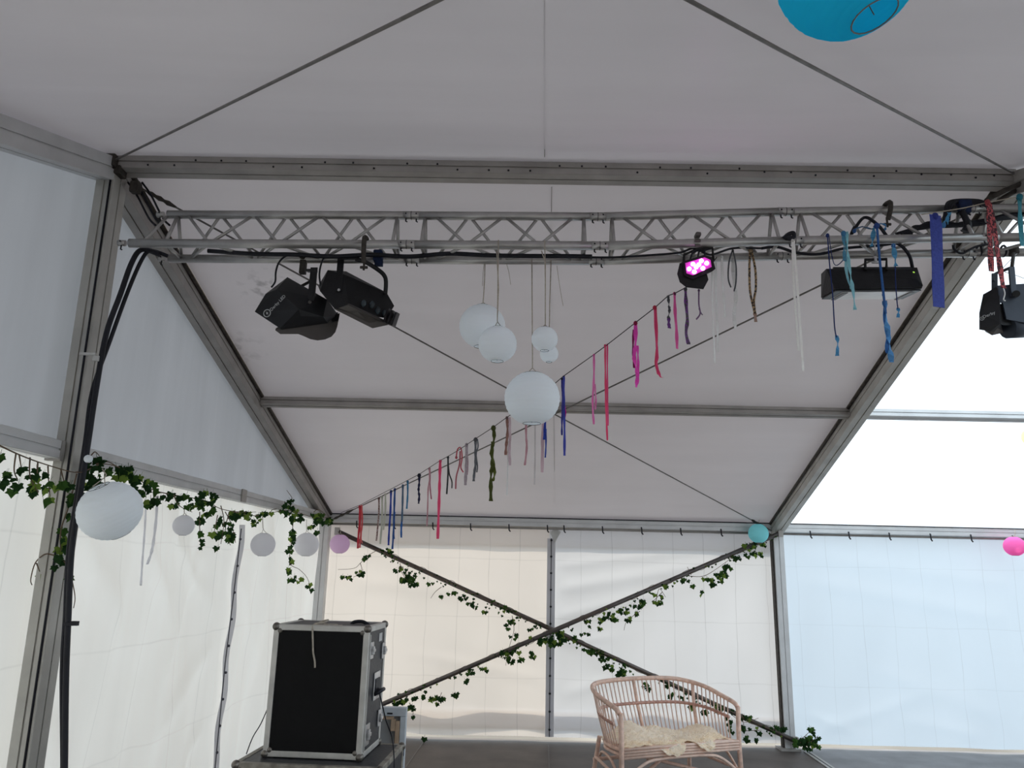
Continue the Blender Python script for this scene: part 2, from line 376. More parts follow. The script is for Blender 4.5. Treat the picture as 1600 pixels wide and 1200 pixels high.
obj('loose_flap', MB().prism([fp+V((-.065, 0, .045)), fp+V((-.01, 0, -.075)), fp+V((.06, 0, .05)), fp+V((0, 0, .085))], (0, .006, 0)), M['white_strap'], lace, label='white cloth flap at the top of the lacing')

XG = XL-.075
wl = struct('wall_left', None, None, 'cloth gable wall on the left')
def leftpiece(y0, y1, z0, z1fn, amp, seed, off=0, nu=90, nv=70):
    def fn(u, v):
        y = y0+(y1-y0)*u; z = z0+(z1fn(y)-z0)*v
        e = min(1, 9*u, 9*(1-u))*min(1, 7*(1-v)+.1)
        return V((sx(XG+off, y)+billow(y*1.6, z, amp, seed)*e + .5*amp*math.sin(y*17)*e*v + (folds(y, z, LEFT_FOLDS)*e if nu > 80 else 0), y, z))
    return MB().grid(fn, nu, nv)
for y0, y1, sd_ in ((YF, YR, 1), (YR, YR+2.42, 2.6), (YR+2.42, YE+.09, 4.4)):
    obj('fabric_panel', leftpiece(y0, y1, .04, lambda y: ZE+.02, .035, sd_), M['wall_left'], wl)
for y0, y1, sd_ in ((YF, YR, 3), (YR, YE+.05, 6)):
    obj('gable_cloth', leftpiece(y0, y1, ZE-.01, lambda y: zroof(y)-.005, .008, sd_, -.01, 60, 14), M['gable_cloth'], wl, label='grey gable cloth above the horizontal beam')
# lacing on the left wall (second seam)
ls = struct('trim_2', MB().tube([atx(377, 826, XG+.05), atx(368, 905, XG+.05), atx(352, 1035, XG+.06), atx(336, 1200, XG+.05), atx(333, 1230, XG+.05)], .0045), M['lace_cord'], 'dark laced seam down the left wall')
for i in range(9):
    t = (i+.3)/9; y_ = 830+t*375; x_ = 377-t*41
    obj('lacing_loop', MB().ball(atx(x_, y_, XG+.060), .0105, 8, 5), M['lace_cord'], ls)
obj('lacing_flap', MB().grid(lambda u, v: atx(383-v*44-u*9+2*math.sin(v*21), 820+v*390, XG+.035), 2, 30), M['lace_cloth'], ls, label='creased cloth flap beside the lacing')

# walls the photo shows only by their light
wf = struct('wall_front', None, None, 'cloth wall behind the camera')
obj('fabric_panel', MB().grid(lambda u, v: V((sx(XL+5*u, YF-.08), YF-.08, .04+2.23*v)), 4, 4), M['wall_back'], wf)
wr = struct('wall_right', None, None, 'cloth gable wall at the far right end')
obj('fabric_panel', MB().grid(lambda u, v: V((sx(XR+10, 3.86), YF+(YE-YF)*u, .04+(zroof(YF+(YE-YF)*u)-.05)*v)), 12, 8), M['wall_back'], wr)

ce = struct('ceiling', None, None, 'grey marquee roof lining with a clear bay at the right')
def roofpiece(x0, x1, y0, y1, amp, seed):
    def fn(u, v):
        x = x0+(x1-x0)*u; y = y0+(y1-y0)*v; e = min(1, 10*u, 10*(1-u))*min(1, 10*v, 10*(1-v))
        return V((sx(x, y), y, zroof(y)+.012 - .02*e*math.sin(math.pi*u) + billow(x*.8, y*.8, amp, seed)*e))
    return MB().grid(fn, 40, 30)
for k, (x0, x1, nm, mm) in enumerate(((XL-.1, XR, 'roof_cloth', 'roof_cloth'), (XR, XR+5, 'clear_sheet', 'clear'), (XR+5, XR+10, 'roof_cloth', 'roof_cloth'))):
    for y0, y1 in ((YF-.15, YR), (YR, YE+.15)):
        obj(nm, roofpiece(x0, x1, y0, y1, .006, k+y0), M[mm], ce, label='clear plastic roof sheet' if mm == 'clear' else None)
xs = (XL+XR)/2
for pts_ in ([(851, y) for y in (-60, 40, 120, 200, 245)], [(862, 292), (861, 400), (864, 560), (866, 700), (867, 790)]):
    obj('welded_seam', MB().tube([rsurf(q_, y, -.004) for q_, y in pts_], .0022, 6), M['alu'], ce)

# ------------------------------------------------------------------ frame of the marquee
def rp(x, y, dz=0): return V((sx(x, y), y, zroof(y)+dz))
nb = V((0, SLOPE, 1)).normalized(); nf = V((0, -SLOPE, 1)).normalized()
def frame_beam(name, label, cat, p0, p1, w, h, up, m='alu', group=None):
    return tag(obj(name, MB().beam(p0, p1, w, h, up), M[m]), label, cat, group)
ridge = frame_beam('ridge_beam', 'grey aluminium ridge beam spanning above the lighting truss', 'beam', rp(XL+.04, YR, -.05), rp(XR-.04, YR, -.05), .12, .075, (0, 0, 1))
frame_beam('ridge_beam', 'continuation of the ridge over the clear roof bay', 'beam', rp(XR+.06, YR, -.05), rp(XR+4.9, YR, -.05), .12, .075, (0, 0, 1))
for i in range(34):                                            # rivets along the ridge beam
    x = XL+.25+i*.14+rnd.uniform(-.04, .04)
    obj('rivet', MB().ball((sx(x, YR-.06), YR-.061, zroof(YR)-.05+rnd.choice((-.02, -.005, .012))), .006, 6, 4), M['rubber'], ridge)
D1 = .075
for nm, x, lab in (('roof_rafter', XL, 'gable rafter sloping down to the back left corner'), ('roof_rafter', XR, 'grey rafter dividing the grey roof from the clear bay')):
    y0, y1 = YR+.03, YE
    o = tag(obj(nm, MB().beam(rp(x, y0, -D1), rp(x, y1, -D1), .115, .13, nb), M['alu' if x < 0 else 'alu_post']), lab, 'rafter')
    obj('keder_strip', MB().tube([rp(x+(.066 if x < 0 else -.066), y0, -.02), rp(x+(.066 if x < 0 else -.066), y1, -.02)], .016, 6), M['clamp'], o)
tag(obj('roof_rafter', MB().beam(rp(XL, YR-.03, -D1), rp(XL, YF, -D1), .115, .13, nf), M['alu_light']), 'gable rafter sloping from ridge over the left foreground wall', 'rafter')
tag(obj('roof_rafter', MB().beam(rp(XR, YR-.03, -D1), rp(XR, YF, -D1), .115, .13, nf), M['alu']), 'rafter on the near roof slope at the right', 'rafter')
ym = (YR+YE)/2
frame_beam('roof_purlin', 'grey purlin across the back slope behind the hanging lanterns', 'beam', rp(XL+.06, ym, -.055), rp(XR-.06, ym, -.055), .07, .07, nb)
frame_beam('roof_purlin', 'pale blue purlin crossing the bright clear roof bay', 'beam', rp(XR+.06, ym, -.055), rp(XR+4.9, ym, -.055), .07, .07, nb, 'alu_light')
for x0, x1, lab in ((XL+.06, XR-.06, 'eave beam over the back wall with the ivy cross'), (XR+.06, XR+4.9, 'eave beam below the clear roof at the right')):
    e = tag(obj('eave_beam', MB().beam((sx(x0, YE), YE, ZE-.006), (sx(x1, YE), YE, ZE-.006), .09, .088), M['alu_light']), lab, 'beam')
    obj('sidewall_rail', MB().tube([(sx(x0, YE), YE+.02, ZE-.066), (sx(x1, YE), YE+.02, ZE-.066)], .013, 8), M['alu'], e)
    for hx in ((557, 616, 676, 735, 795, 855, 881, 941, 1002, 1063, 1126, 1180) if x0 < 0 else (1265, 1325, 1388, 1452, 1515, 1580)):
        p = at(hx, 828+ (hx-557)*.006, YE-.03); p.z = ZE-.066
        obj('roof_edge_gap', MB().tube([(sx(x0, YE-.05), YE-.05, ZE+.042), (sx(x1, YE-.05), YE-.05, ZE+.042)], .006, 6), M['rubber'], e) if hx in (557, 1265) else None
        obj('rail_hook', MB().tube([p+V((0, .03, .045)), p+V((0, -.02, .03)), p+V((.004, -.02, -.03)), p+V((.018, -.015, -.045))], .0075, 6), M['rubber'], e)
# posts
def post(name, label, x, y, w, d, z1, m='alu_light'):
    return tag(obj(name, MB().beam((x, y, 0), (x, y, z1), w, d, (0, 1, 0)), M[m]), label, 'post')
post('corner_post', 'pale corner post where the left and back walls meet', sx(XL, YE)-.0, YE, .11, .11, ZE-.05)
pr_ = post('wall_post', 'back wall post standing right of the rattan loveseat', sx(XR, YE)+.01, YE, .11, .115, ZE-.05)
obj('side_channel', MB().box((sx(XR, YE)-.054, YE-.0, 1.1), (.012, .075, 2.2)), M['clamp'], pr_, label='brown inner side of the post')
obj('base_plate', MB().box((sx(XR, YE)+.0, YE, .012), (.2, .2, .022)), M['alu'], pr_)
gx = sx(XL, YR)
gp = tag(obj('gable_post', MB().beam((gx+.052, YR+.01, 0), (gx+.008, YR+.01, ZR-.06), .10, .135, (0, 1, 0)), M['alu_post']), 'tall aluminium post in the middle of the left gable wall', 'post')
obj('cloth_edge', MB().tube([(gx+.085, YR-.060, .0), (gx+.040, YR-.060, ZR-.1)], .006, 6), M['rubber'], gp)
obj('base_plate', MB().box((sx(XL, YR)+.0, YR, .012), (.2, .22, .022)), M['alu'], gp)
def gbeam(y0, y1, lab):
    return tag(obj('gable_beam', MB().beam((sx(XL, y0), y0, ZE), (sx(XL, y1), y1, ZE), .07, .09), M['alu_light']), lab, 'beam')
b0 = gbeam(YF+.05, YR-.075, 'horizontal gable beam ending at the left of the gable post')
b1 = gbeam(YR+.09, YE-.06, 'horizontal gable beam running from post to back corner behind ivy')
obj('end_cap', MB().box((sx(XL, YR-.09), YR-.085, ZE-.005), (.078, .03, .10)), M['alu'], b0)
obj('splice_plate', MB().box((sx(XL+.04, 6.15), 6.15, ZE), (.012, .10, .10)), M['alu'], b1)

# crossed brace bars in the back wall
YBR = YE-.10
def bar(lab, a, b, off):
    pa = at(*a, YBR+off); pb = at(*b, YBR+off)
    o = tag(obj('brace_bar', MB().tube([pa, pb], .024, 10), M['bar']), lab, 'brace bar')
    obj('end_bracket', MB().box(pa, (.05, .05, .08)), M['alu'], o); obj('end_bracket', MB().box(pb, (.05, .05, .08)), M['alu'], o)
    return pa, pb
barA = bar('dark brace bar falling from back left corner to behind the loveseat', (527, 830), (1243, 1158), 0)
barB = bar('dark brace bar rising from behind the flight case to the aqua lantern', (524, 1132), (1219, 833), -.052)

# roof tension wires
def wire(lab, a, b, r=.006, ends=()):
    o = tag(obj('roof_wire', MB().tube([a, a.lerp(b, .5)-V((0, 0, .012)), b], r, 6), M['cable_steel']), lab, 'wire')
    for t in ends:
        p = a.lerp(b, t[0]); q = a.lerp(b, t[1]); k = 7
        path = [p.lerp(q, i/k) for i in range(k+1)]
        obj('turnbuckle', MB().tube(path, [.006, .015, .010, .016, .009, .016, .011, .006], 7), M['clamp'], o)
    return o
cLE = rp(XL+.06, YE-.05, -.10); cRE = rp(XR-.06, YE-.05, -.10); cLR = rp(XL+.10, YR+.14, -.06); cRR = rp(XR-.10, YR+.14, -.08)
wire('roof wire from back left corner up to the right ridge end', cLE, cRR, .0065, ((.01, .07),))
wire('roof wire from the left ridge end down to the aqua lantern corner', cLR, cRE, .0065, ((.005, .03), (.94, .985)))
wire('near roof wire fanning from left ridge end to the top edge', rp(XL+.08, YR-.10, -.03), (lambda a, b: a.lerp(b, 1.9))(rp(XL+.08, YR-.10, -.03), rsurf(675, 0, -.05)), .0058)
wire('near roof wire fanning from right ridge end past the turquoise lantern', rp(XR-.08, YR-.10, -.03), (lambda a, b: a.lerp(b, 1.7))(rp(XR-.08, YR-.10, -.03), rsurf(1085, 0, -.05)), .0058)
obj('ridge_bracket', MB().bevbox(rp(XL+.02, YR-.075, -.035), (.10, .05, .075), .008).bevbox(rp(XL+.06, YR-.03, -.09), (.06, .08, .05), .008), M['clamp'], ridge)
# ------------------------------------------------------------------ lighting truss
TJ = [(-2.075, 3.350), (-.62, 3.369), (.38, 3.380), (1.385, 3.427), (2.385, 3.462), (3.385, 3.497)]
TY0, TY1, TYT, TDZ = 3.70, 3.90, 3.80, .212
tr = thing('lighting_truss', 'triangular aluminium lighting truss hanging across the tent under the ridge', 'truss', (0, 3.8, 3.35))
def tz(x):
    for (xa, za), (xb, zb) in zip(TJ, TJ[1:]):
        if x <= xb: return za+(zb-za)*(x-xa)/(xb-xa)
    return TJ[-1][1]
for i, ((xa, za), (xb, zb)) in enumerate(zip(TJ, TJ[1:])):
    for y, dz, ind in ((TY0, 0, 0), (TY1, 0, .12 if i == 0 else 0), (TYT, TDZ, .13 if i == 0 else 0)):
        x0 = xa+ind
        obj('chord', MB().tube([(x0+.008, y, tz(x0)+dz), (xb-.008, y, zb+dz)], .023, 14), M['truss'], tr)
    A = lambda x: V((x, TY0, tz(x))); B = lambda x: V((x, TY1, tz(x))); T = lambda x: V((x, TYT, tz(x)+TDZ))
    L = xb-xa; n = 4 if L < 1.2 else 6
    s0 = xa+.075+(.12 if i == 0 else 0); s1 = xb-.075
    for P, Q, ph in ((A, T, 0), (B, T, 1), (A, B, 0)):
        for k in range(n):
            xk = s0+.05+(s1-s0-.1)*k/n; xn = s0+.05+(s1-s0-.1)*(k+1)/n
            p, q = (P(xk), Q(xn)) if (k+ph) % 2 else (Q(xk), P(xn))
            obj('diagonal', MB().tube([p, q], .0085, 7), M['truss'], tr)
        for xe in (s0, s1):
            obj('end_strut', MB().tube([P(xe), Q(xe)], .0095, 7), M['truss'], tr)
for i, (xj, zj) in enumerate(TJ):
    for y, dz in ((TY0, 0), (TY1, 0), (TYT, TDZ)):
        x = xj + ((.12 if y == TY1 else .13 if y == TYT else 0) if i == 0 else 0)
        if i: obj('joint_ring', MB().tube([(x-.0015, y, zj+dz), (x+.0015, y, zj+dz)], .0238, 14), M['rubber'], tr)
        c = obj('coupler', MB().tube([(x-.05, y, zj+dz), (x-.012, y, zj+dz)] if i == 0 else [(x-.042, y, zj+dz-.0), (x+.042, y, zj+dz)], .016 if i == 0 else .0233, 14), M['truss'], tr)
        for s_ in ((-.03,) if i == 0 else (-.028, .028)):
            obj('locking_pin', MB().tube([(x+s_, y-.004, zj+dz-.015), (x+s_, y-.006, zj+dz-.036), (x+s_+.008, y-.006, zj+dz-.040)], .0040, 6).ball((x+s_, y-.0225, zj+dz+.002), .0045, 6, 4), M['rubber'], c)
obj('end_brace', MB().tube([A(-2.0), T(-1.93)], .0085, 7), M['truss'], tr)
# straps that hang the truss
for lab, pts, r in (('dark sling tying the left truss end to the ridge corner', [(200, 285, 3.92), (214, 305, 3.9), (232, 340, 3.85), (243, 352, 3.82)], .006),):
    sg = thing('truss_sling', lab, 'sling', at(230, 345, 3.85))
    for dx in (0, 10, 22):
        obj('loop', MB().tube(smooth_path([at(x+dx, y, Y) for x, y, Y in pts]), r, 6), M['rubber'], sg)
    obj('ratchet', MB().bevbox(at(212, 293, 3.88), (.055, .05, .07), .012), M['clamp'], sg)
sg = thing('truss_sling', 'dark sling tying truss to the rafter at the right', 'sling', at(1545, 315, 3.85))
obj('loop', MB().tube(smooth_path([at(1600, 285, 3.75), at(1565, 300, 3.78), at(1542, 313, 3.8), at(1548, 322, 3.8), at(1575, 305, 3.8), at(1604, 290, 3.8)]), .014, 7), M['clamp'], sg)

# ------------------------------------------------------------------ cables
def cable(name, lab, pts, r, m='rubber', cat='cable', n=8, k=6):
    return tag(obj(name, MB().tube(smooth_path(pts, k), r, n), M[m]), lab, cat)
PX = XL+.10
cable('power_cable', 'thick black cable hanging from truss end down beside the gable post',
      [at(250, 398, 3.80), at(222, 390, 3.78), at(206, 410, 3.76), at(188, 460, 3.74), at(166, 522, 3.72), at(150, 610, 3.72), at(138, 690, 3.72), at(124, 780, 3.72), at(112, 860, 3.72), at(107, 960, 3.72), at(103, 1060, 3.72), at(101, 1205, 3.72), at(99, 1280, 3.72)], .0135)
cable('power_cable', 'thinner black cable looping left of the thick one by the post',
      [at(262, 400, 3.82), at(236, 392, 3.80), at(222, 405, 3.79), at(200, 455, 3.77), at(172, 532, 3.75), at(144, 612, 3.745), at(133, 690, 3.745), at(119, 780, 3.745), at(107, 860, 3.745), at(102, 960, 3.745), at(97, 1050, 3.745), at(98, 1205, 3.745), at(96, 1280, 3.745)], .0105)
tag(obj('cable_tie', MB().bevbox(at(110, 975, 3.70), (.045, .035, .014), .003).box(at(117, 974, 3.69), (.03, .02, .02)), M['rubber']), 'black tie clipping the two cables together low on the post', 'cable tie')
q = at(137, 553, 3.70)
tag(obj('cable_tie', MB().bevbox(q, (.085, .012, .014), .003).bevbox(at(150, 560, 3.70), (.03, .016, .03), .004), M['white_strap']), 'white strap fixing the cables to the gable post', 'strap')
cable('truss_cable', 'flat dark cable run lying between the lower truss chords',
      [at(325, 392, 3.80)]+[at(x, 398+rnd.uniform(-2, 3), 3.80) for x in range(400, 920, 60)]+[at(925, 401, 3.8)], .0125)
cable('truss_cable', 'thin black cable sagging through the truss at the centre',
      [at(920, 402, 3.8), at(960, 402, 3.78), at(1010, 399, 3.75), at(1060, 395, 3.72), at(1085, 388, 3.72), at(1110, 398, 3.74), at(1145, 388, 3.77), at(1190, 388, 3.8)], .006)
cable('truss_cable', 'black cable drooping between chords right of the long white ribbon',
      [at(1190, 388, 3.8), at(1215, 386, 3.8), at(1245, 395, 3.8), at(1280, 397, 3.8), at(1320, 388, 3.8), at(1370, 384, 3.8), at(1398, 380, 3.8)], .008)
cable('lamp_cable', 'black cable curving down into the wide flood lamp',
      [at(1335, 355, 3.78), at(1331, 365, 3.77), at(1350, 340, 3.78), at(1372, 352, 3.72), at(1390, 374, 3.72), at(1408, 384, 3.72), at(1421, 400, 3.73), at(1426, 420, 3.76)], .0085)
cb = thing('cable_bundle', 'bundle of black cables draped in the right truss end', 'cable bundle', at(1480, 350, 3.8))
for k in range(7):
    j = lambda s=4: rnd.uniform(-s, s)
    obj('cable', MB().tube(smooth_path([at(1400+k*4, 366+j(2), 3.80), at(1428, 358+j(), 3.81), at(1450, 350+j(6), 3.81), at(1475, 350+j(5), 3.82), at(1500, 352+j(4), 3.83), at(1535, 348+j(5), 3.83), at(1570, 340+j(5), 3.83), at(1610, 335+j(6), 3.83)]), .0075, 6), M['rubber'], cb)
for k in range(4):
    obj('cable', MB().tube(smooth_path([at(1474+k*3, 345+rnd.uniform(-6, 8), 3.74), at(1477+k*3, 325, 3.74), at(1485+k*3, 314+k, 3.76), at(1515, 312+k*2, 3.78), at(1538, 316+k*2, 3.78), at(1552, 335+k*2, 3.79), at(1550, 352, 3.8)]), .0065, 6), M['rubber'], cb)
cable('cable_loop', 'thin black cable loop hanging below the right truss end', [at(1489, 383, 3.85), at(1492, 391, 3.85), at(1503, 396, 3.85), at(1515, 390, 3.85), at(1530, 384, 3.85), at(1560, 380, 3.85)], .006)
for xx, lab in ((1533, 'black tie round the rear chord left of the red lanyard'), (1571, 'black tie round the rear chord right of the red lanyard')):
    p = at(xx, 390, 3.88)
    tag(obj('cable_tie', MB().tube([p+V((0, .026*math.sin(a)+.02, .03*math.cos(a))) for a in [i*math.pi/6 for i in range(12)]], .006, 6, closed=True), M['rubber']), lab, 'cable tie')
# straps and clamps on the truss
def strap(lab, x, y, Y, w_, h_, m='velcro'):
    return tag(obj('hook_and_loop_strap', MB().bevbox(at(x, y, Y), (w_, .055, h_), .008).box(at(x+1, y+h_*310*.5, Y-.01), (w_*.85, .03, .03)), M[m]), lab, 'strap')
strap('blue hook and loop strap hanging under the truss by the left lamps', 591, 401, 3.84, .048, .065)
st = strap('navy strap wrapped over the top chord above the cable bundle', 1506, 321, 3.77, .065, .05)
obj('tail', MB().tube(smooth_path([at(1502, 330, 3.74), at(1508, 340, 3.74), at(1512, 352, 3.75), at(1508, 362, 3.76)]), [.03]+[.016]*8+[.02]*9+[.026], 7), M['rubber'], st)
def clamp(lab, x, y0, y1, Y, wd=.026):
    a = at(x, y0, Y); b = at(x-2, y1, Y)
    o = thing('hook_clamp', lab, 'clamp', b)
    obj('strap_band', MB().tube(smooth_path([a+V((0, .06, -.01)), a+V((0, .03, .012)), a+V((0, -.02, .0)), b.lerp(a, .5)+V((0, -.03, 0)), b+V((0, -.01, 0))]), wd/2, 6), M['clamp'], o)
    obj('wing_bolt', MB().tube([b+V((0, 0, .02)), b-V((0, 0, .035))], .006, 6).bevbox(b-V((0, 0, .02)), (.04, .01, .014), .003), M['clamp'], o)
    return o
clamp('brown hook clamp over the front chord holding the second lamp', 571, 374, 412, 3.66)
clamp('brown band clamp over the top chord above the flood lamp', 1388, 319, 345, 3.76)
tag(obj('black_knot', MB().tube(smooth_path([at(1224, 373, 3.68), at(1232, 366, 3.68), at(1240, 364, 3.68), at(1239, 372, 3.68), at(1228, 373, 3.68), at(1236, 368, 3.67)]), .011, 6), M['rubber']), 'black tape knot on the front chord above long white ribbon', 'knot')

# ------------------------------------------------------------------ effect lamps
def P(px, py, Y): return at(px, py, Y)
def logo(root, c, ex, ey, r):
    ez = ex.cross(ey)
    ring = [c+ex*(r*math.cos(a))+ey*(r*math.sin(a))+ez*.002 for a in [i*math.pi/9 for i in range(18)]]
    mb = MB().tube(ring, r*.13, 5, closed=True)
    z = [(-.35, -.15), (.15, .55), (.02, .08), (.4, .1), (-.12, -.6), (.0, -.12)]
    mb.prism([c+ex*(r*a)+ey*(r*b)+ez*.001 for a, b in z], ez*.002)
    obj('logo', mb, M['lettering'], root, label='white ring logo with a flash')
# lamp 1
e1 = thing('effect_lamp', 'black stage effect lamp with white Derby LED print, leftmost on truss', 'stage lamp', P(480, 410, 3.9))
ya = 3.80
A_, B_, C_, K1, K2, E_ = P(398, 487, ya), P(415, 459, ya), P(449, 433, ya+.10), P(432, 452, ya-.03), P(467, 483, ya-.06), P(438, 513, ya-.02)
D_ = P(511, 468, ya+.10)
H1, H2 = P(530, 494, ya+.2), P(526, 512, ya+.2)
pl = [(430, 516), (470, 496), (505, 498), (519, 505), (528, 503), (527, 510), (524, 519), (518, 526), (508, 530.5), (496, 532), (485, 530), (474, 525), (466, 522), (438, 522)]
Qs = [P(x, y, ya+(x-430)/100*.16-.01) for x, y in pl]
back_e = P(500, 440, ya+.28)
body = obj('housing', MB().hull([A_, B_, C_, K1, K2, E_, D_, H1, P(470, 494, ya-.03), P(505, 495, ya+.06), P(512, 505, ya+.12), P(440, 515, ya), P(480, 470, ya+.3), P(420, 470, ya+.2)]), M['dark_metal'], e1)
obj('base_plate', MB().prism(Qs, (Uv*.012+Fv*.012)), M['plate'], e1, label='bare grey underside plate')
# round front drum with louvres
dc = P(500, 508, ya+.17); nrm = (Uv*.75+Fv*.66).normalized()
for j, hh in enumerate((.012, .035, .058)):
    obj('louvre', MB().prism([q+nrm*hh for q in Qs[3:11]]+[P(490, 510, ya+.09)+nrm*hh], nrm*.010), M['black'], e1)
obj('front_drum', MB().prism([q+nrm*.005+(dc-q)*.12 for q in Qs[3:11]]+[P(490, 510, ya+.09)], nrm*.075), M['lens'], e1)
obj('yoke', MB().box((P(490, 437, 3.93)+P(462, 452, 3.90))/2, (.028, .014, (P(490, 437, 3.93)-P(462, 452, 3.90)).length), (Rv, Fv, (P(490, 437, 3.93)-P(462, 452, 3.90)).normalized()))
    .box((P(491, 418, 3.84)+P(486, 470, 3.84))/2, (.036, .012, (P(491, 418, 3.84)-P(486, 470, 3.84)).length), (Rv, Fv, (P(491, 418, 3.84)-P(486, 470, 3.84)).normalized()))
    .box(P(487, 423, 3.86), (.05, .06, .012), (Rv, Fv, Uv)), M['black'], e1)
obj('hook', MB().box((P(474, 396, 3.89)+P(474, 430, 3.9))/2, (.032, .03, .11)).bevbox(P(474, 401, 3.89), (.03, .075, .04), .01), M['clamp'], e1)
obj('pivot_knob', MB().ball(P(484, 472, 3.72), .009, 8, 5), M['plate'], e1)
ex = (K1-A_); ex.normalize(); ey = (A_-E_); ey = (ey-ex*ey.dot(ex)).normalized(); ez = ex.cross(ey)
if ez.dot(Fv) > 0: ez = -ez
base = P(424, 497, ya-.0)-Fv*.035
k = (CAM-P(424, 497, 3.8)).normalized()
obj('lettering', text_mesh('Derby LED', .0235, .0008, P(424, 486.5, ya-.045), ex, ey), M['lettering'], e1, label='white Derby LED print')
logo(e1, P(417.5, 489.5, ya-.045), ex, ey, .019)
obj('lamp_cable', MB().tube(smooth_path([P(424, 449, 3.86), P(430, 440, 3.85), P(431, 425, 3.84), P(436, 410, 3.84), P(447, 400, 3.84), P(465, 397, 3.84)]), .005, 6), M['rubber'], e1)
# lamp 2
e2 = thing('effect_lamp', 'long black effect lamp with a row of lenses beside Derby lamp', 'stage lamp', P(560, 405, 3.9))
yb = 3.78
obj('housing', MB().hull([P(512, 422, yb+.05), P(500, 455, yb+.0), P(497, 447, yb+.16), P(522, 482, yb-.03), P(545, 476, yb-.06), P(536, 428, yb+.02), P(541, 424, yb+.1), P(604, 457, yb+.12), P(616, 478, yb+.13), P(604, 497, yb+.08), P(585, 495, yb+.02), P(550, 430, yb+.26), P(600, 460, yb+.26), P(530, 482, yb+.1)]), M['black'], e2)
obj('base_plate', MB().prism([P(522, 483, yb-.02), P(545, 477, yb-.07), P(585, 497, yb+.0), P(610, 507, yb+.07), P(582, 513, yb+.05)], Uv*.010+Fv*.012), M['plate'], e2, label='bare grey underside plate')
for i, (x, y) in enumerate(((568, 474), (581, 476), (590, 485), (601, 489), (612, 493))):
    obj('lens', MB().ball(P(x, y, yb-.03+i*.03), .017, 10, 6, (.9, .6, 1.25)), M['lens'], e2)
for i in range(3):
    a = P(609+i*6, 483+i*3, yb+.10); b = P(602+i*6, 505+i*2.4, yb+.04)
    obj('louvre', MB().box((a+b)/2, (.010, .11, (a-b).length), (Rv, Fv, (a-b).normalized())), M['black'], e2)
obj('yoke', MB().tube(smooth_path([P(556, 405, 3.80), P(572, 410, 3.80), P(590, 421, 3.82), P(600, 430, 3.84), P(603, 440, 3.86), P(602, 460, 3.88)]), .012, 8)
    .box((P(533, 400, 3.84)+P(529, 455, 3.76))/2, (.033, .012, (P(533, 400, 3.84)-P(529, 455, 3.76)).length), (Rv, Fv, (P(533, 400, 3.84)-P(529, 455, 3.76)).normalized()))
    .box((P(534, 402, 3.83)+P(560, 406, 3.81))/2, (.10, .03, .012), (Rv, Fv, Uv)), M['black'], e2)
obj('pivot_knob', MB().ball(P(529.5, 453, 3.70), .008, 8, 5), M['chrome'], e2)
obj('lamp_cable', MB().tube(smooth_path([P(502, 452, 3.86), P(499, 430, 3.85), P(502, 412, 3.84), P(508, 400, 3.84)]), .005, 6), M['rubber'], e2)

# LED spot, lit magenta
e3 = thing('led_spot', 'small black spot lamp glowing magenta under the front chord', 'stage lamp', P(1090, 385, 3.7))
yc = 3.66
f1 = [(1068, 408), (1100, 398), (1113, 402), (1118, 420), (1113, 424), (1082, 436), (1069, 430)]
obj('head', MB().prism([P(x, y, yc) for x, y in f1], Fv*.085), M['black'], e3)
ff = [(1071, 411), (1101, 402), (1110, 406), (1112, 417), (1083, 430), (1073, 427)]
lp = obj('reflector', MB().prism([P(x, y, yc-.006) for x, y in ff], Fv*.006), M['led_panel'], e3, label='magenta lit reflector plate')
for x, y in ((1077, 420), (1083, 412.5), (1088, 417), (1085, 424.5), (1096, 407.5), (1104.5, 411), (1092, 413.5), (1098.5, 419)):
    p = P(x, y, yc-.012)
    obj('led', MB().tube([p, p+Fv*.006], .0105, 10), M['led'], lp)
obj('housing', MB().hull([P(x, y, yc+d) for d in (.01, .10) for x, y in ((1058, 428), (1062, 411), (1072, 430), (1104, 426), (1107, 437), (1099, 452), (1072, 449), (1062, 441))]), M['black'], e3)
obj('bracket', MB().tube([P(1068, 412, yc+.03), P(1069, 398, yc+.04), P(1090, 389, yc+.04), P(1113, 387, yc+.05), P(1115, 408, yc+.05)], .007, 6), M['black'], e3)
obj('hook', MB().bevbox(P(1090, 384, 3.672), (.030, .012, .016), .004).bevbox(P(1090, 376, 3.668), (.032, .012, .014), .004).bevbox(P(1090, 368, 3.69), (.028, .05, .022), .006).tube([P(1090, 370, 3.69), P(1090, 363, 3.69)], .008, 6), M['plate'], e3)
for k in range(3):
    obj('lamp_cable', MB().tube(smooth_path([P(1078+k*12, 408, yc+.05), P(1083+k*9, 394, yc+.03), P(1096+k*3, 391, yc+.04), P(1104+k*4, 388, yc+.06)]), .005, 6), M['rubber'], e3)

# flood lamp
e4 = thing('flood_lamp', 'wide black flood lamp with pale front glass between blue ribbons', 'stage lamp', P(1368, 410, 3.8))
yd = 3.66
hood = obj('housing', MB().hull([P(1291, 420, yd+.05), P(1433, 418, yd+.07), P(1433, 436, yd+.02), P(1305, 452, yd), P(1440, 451, yd+.02), P(1442, 446, yd+.01), P(1283, 428, yd+.16), P(1283, 465.5, yd+.19), P(1411, 465, yd+.20), P(1300, 424, yd+.2), P(1420, 422, yd+.2), P(1290, 421, yd+.12)]), M['black'], e4)
g4 = lambda u, v, o: (P(1306, 452.6, yd).lerp(P(1439, 451.6, yd+.02), u)).lerp(P(1284, 465.6, yd+.19).lerp(P(1410, 465.2, yd+.20), u), v)-Uv*o-Fv*.002
obj('glass_frame', MB().prism([g4(0, 0, .002), g4(1, 0, .002), g4(1, 1, .002), g4(0, 1, .002)], -Uv*.006), M['dark_metal'], e4)
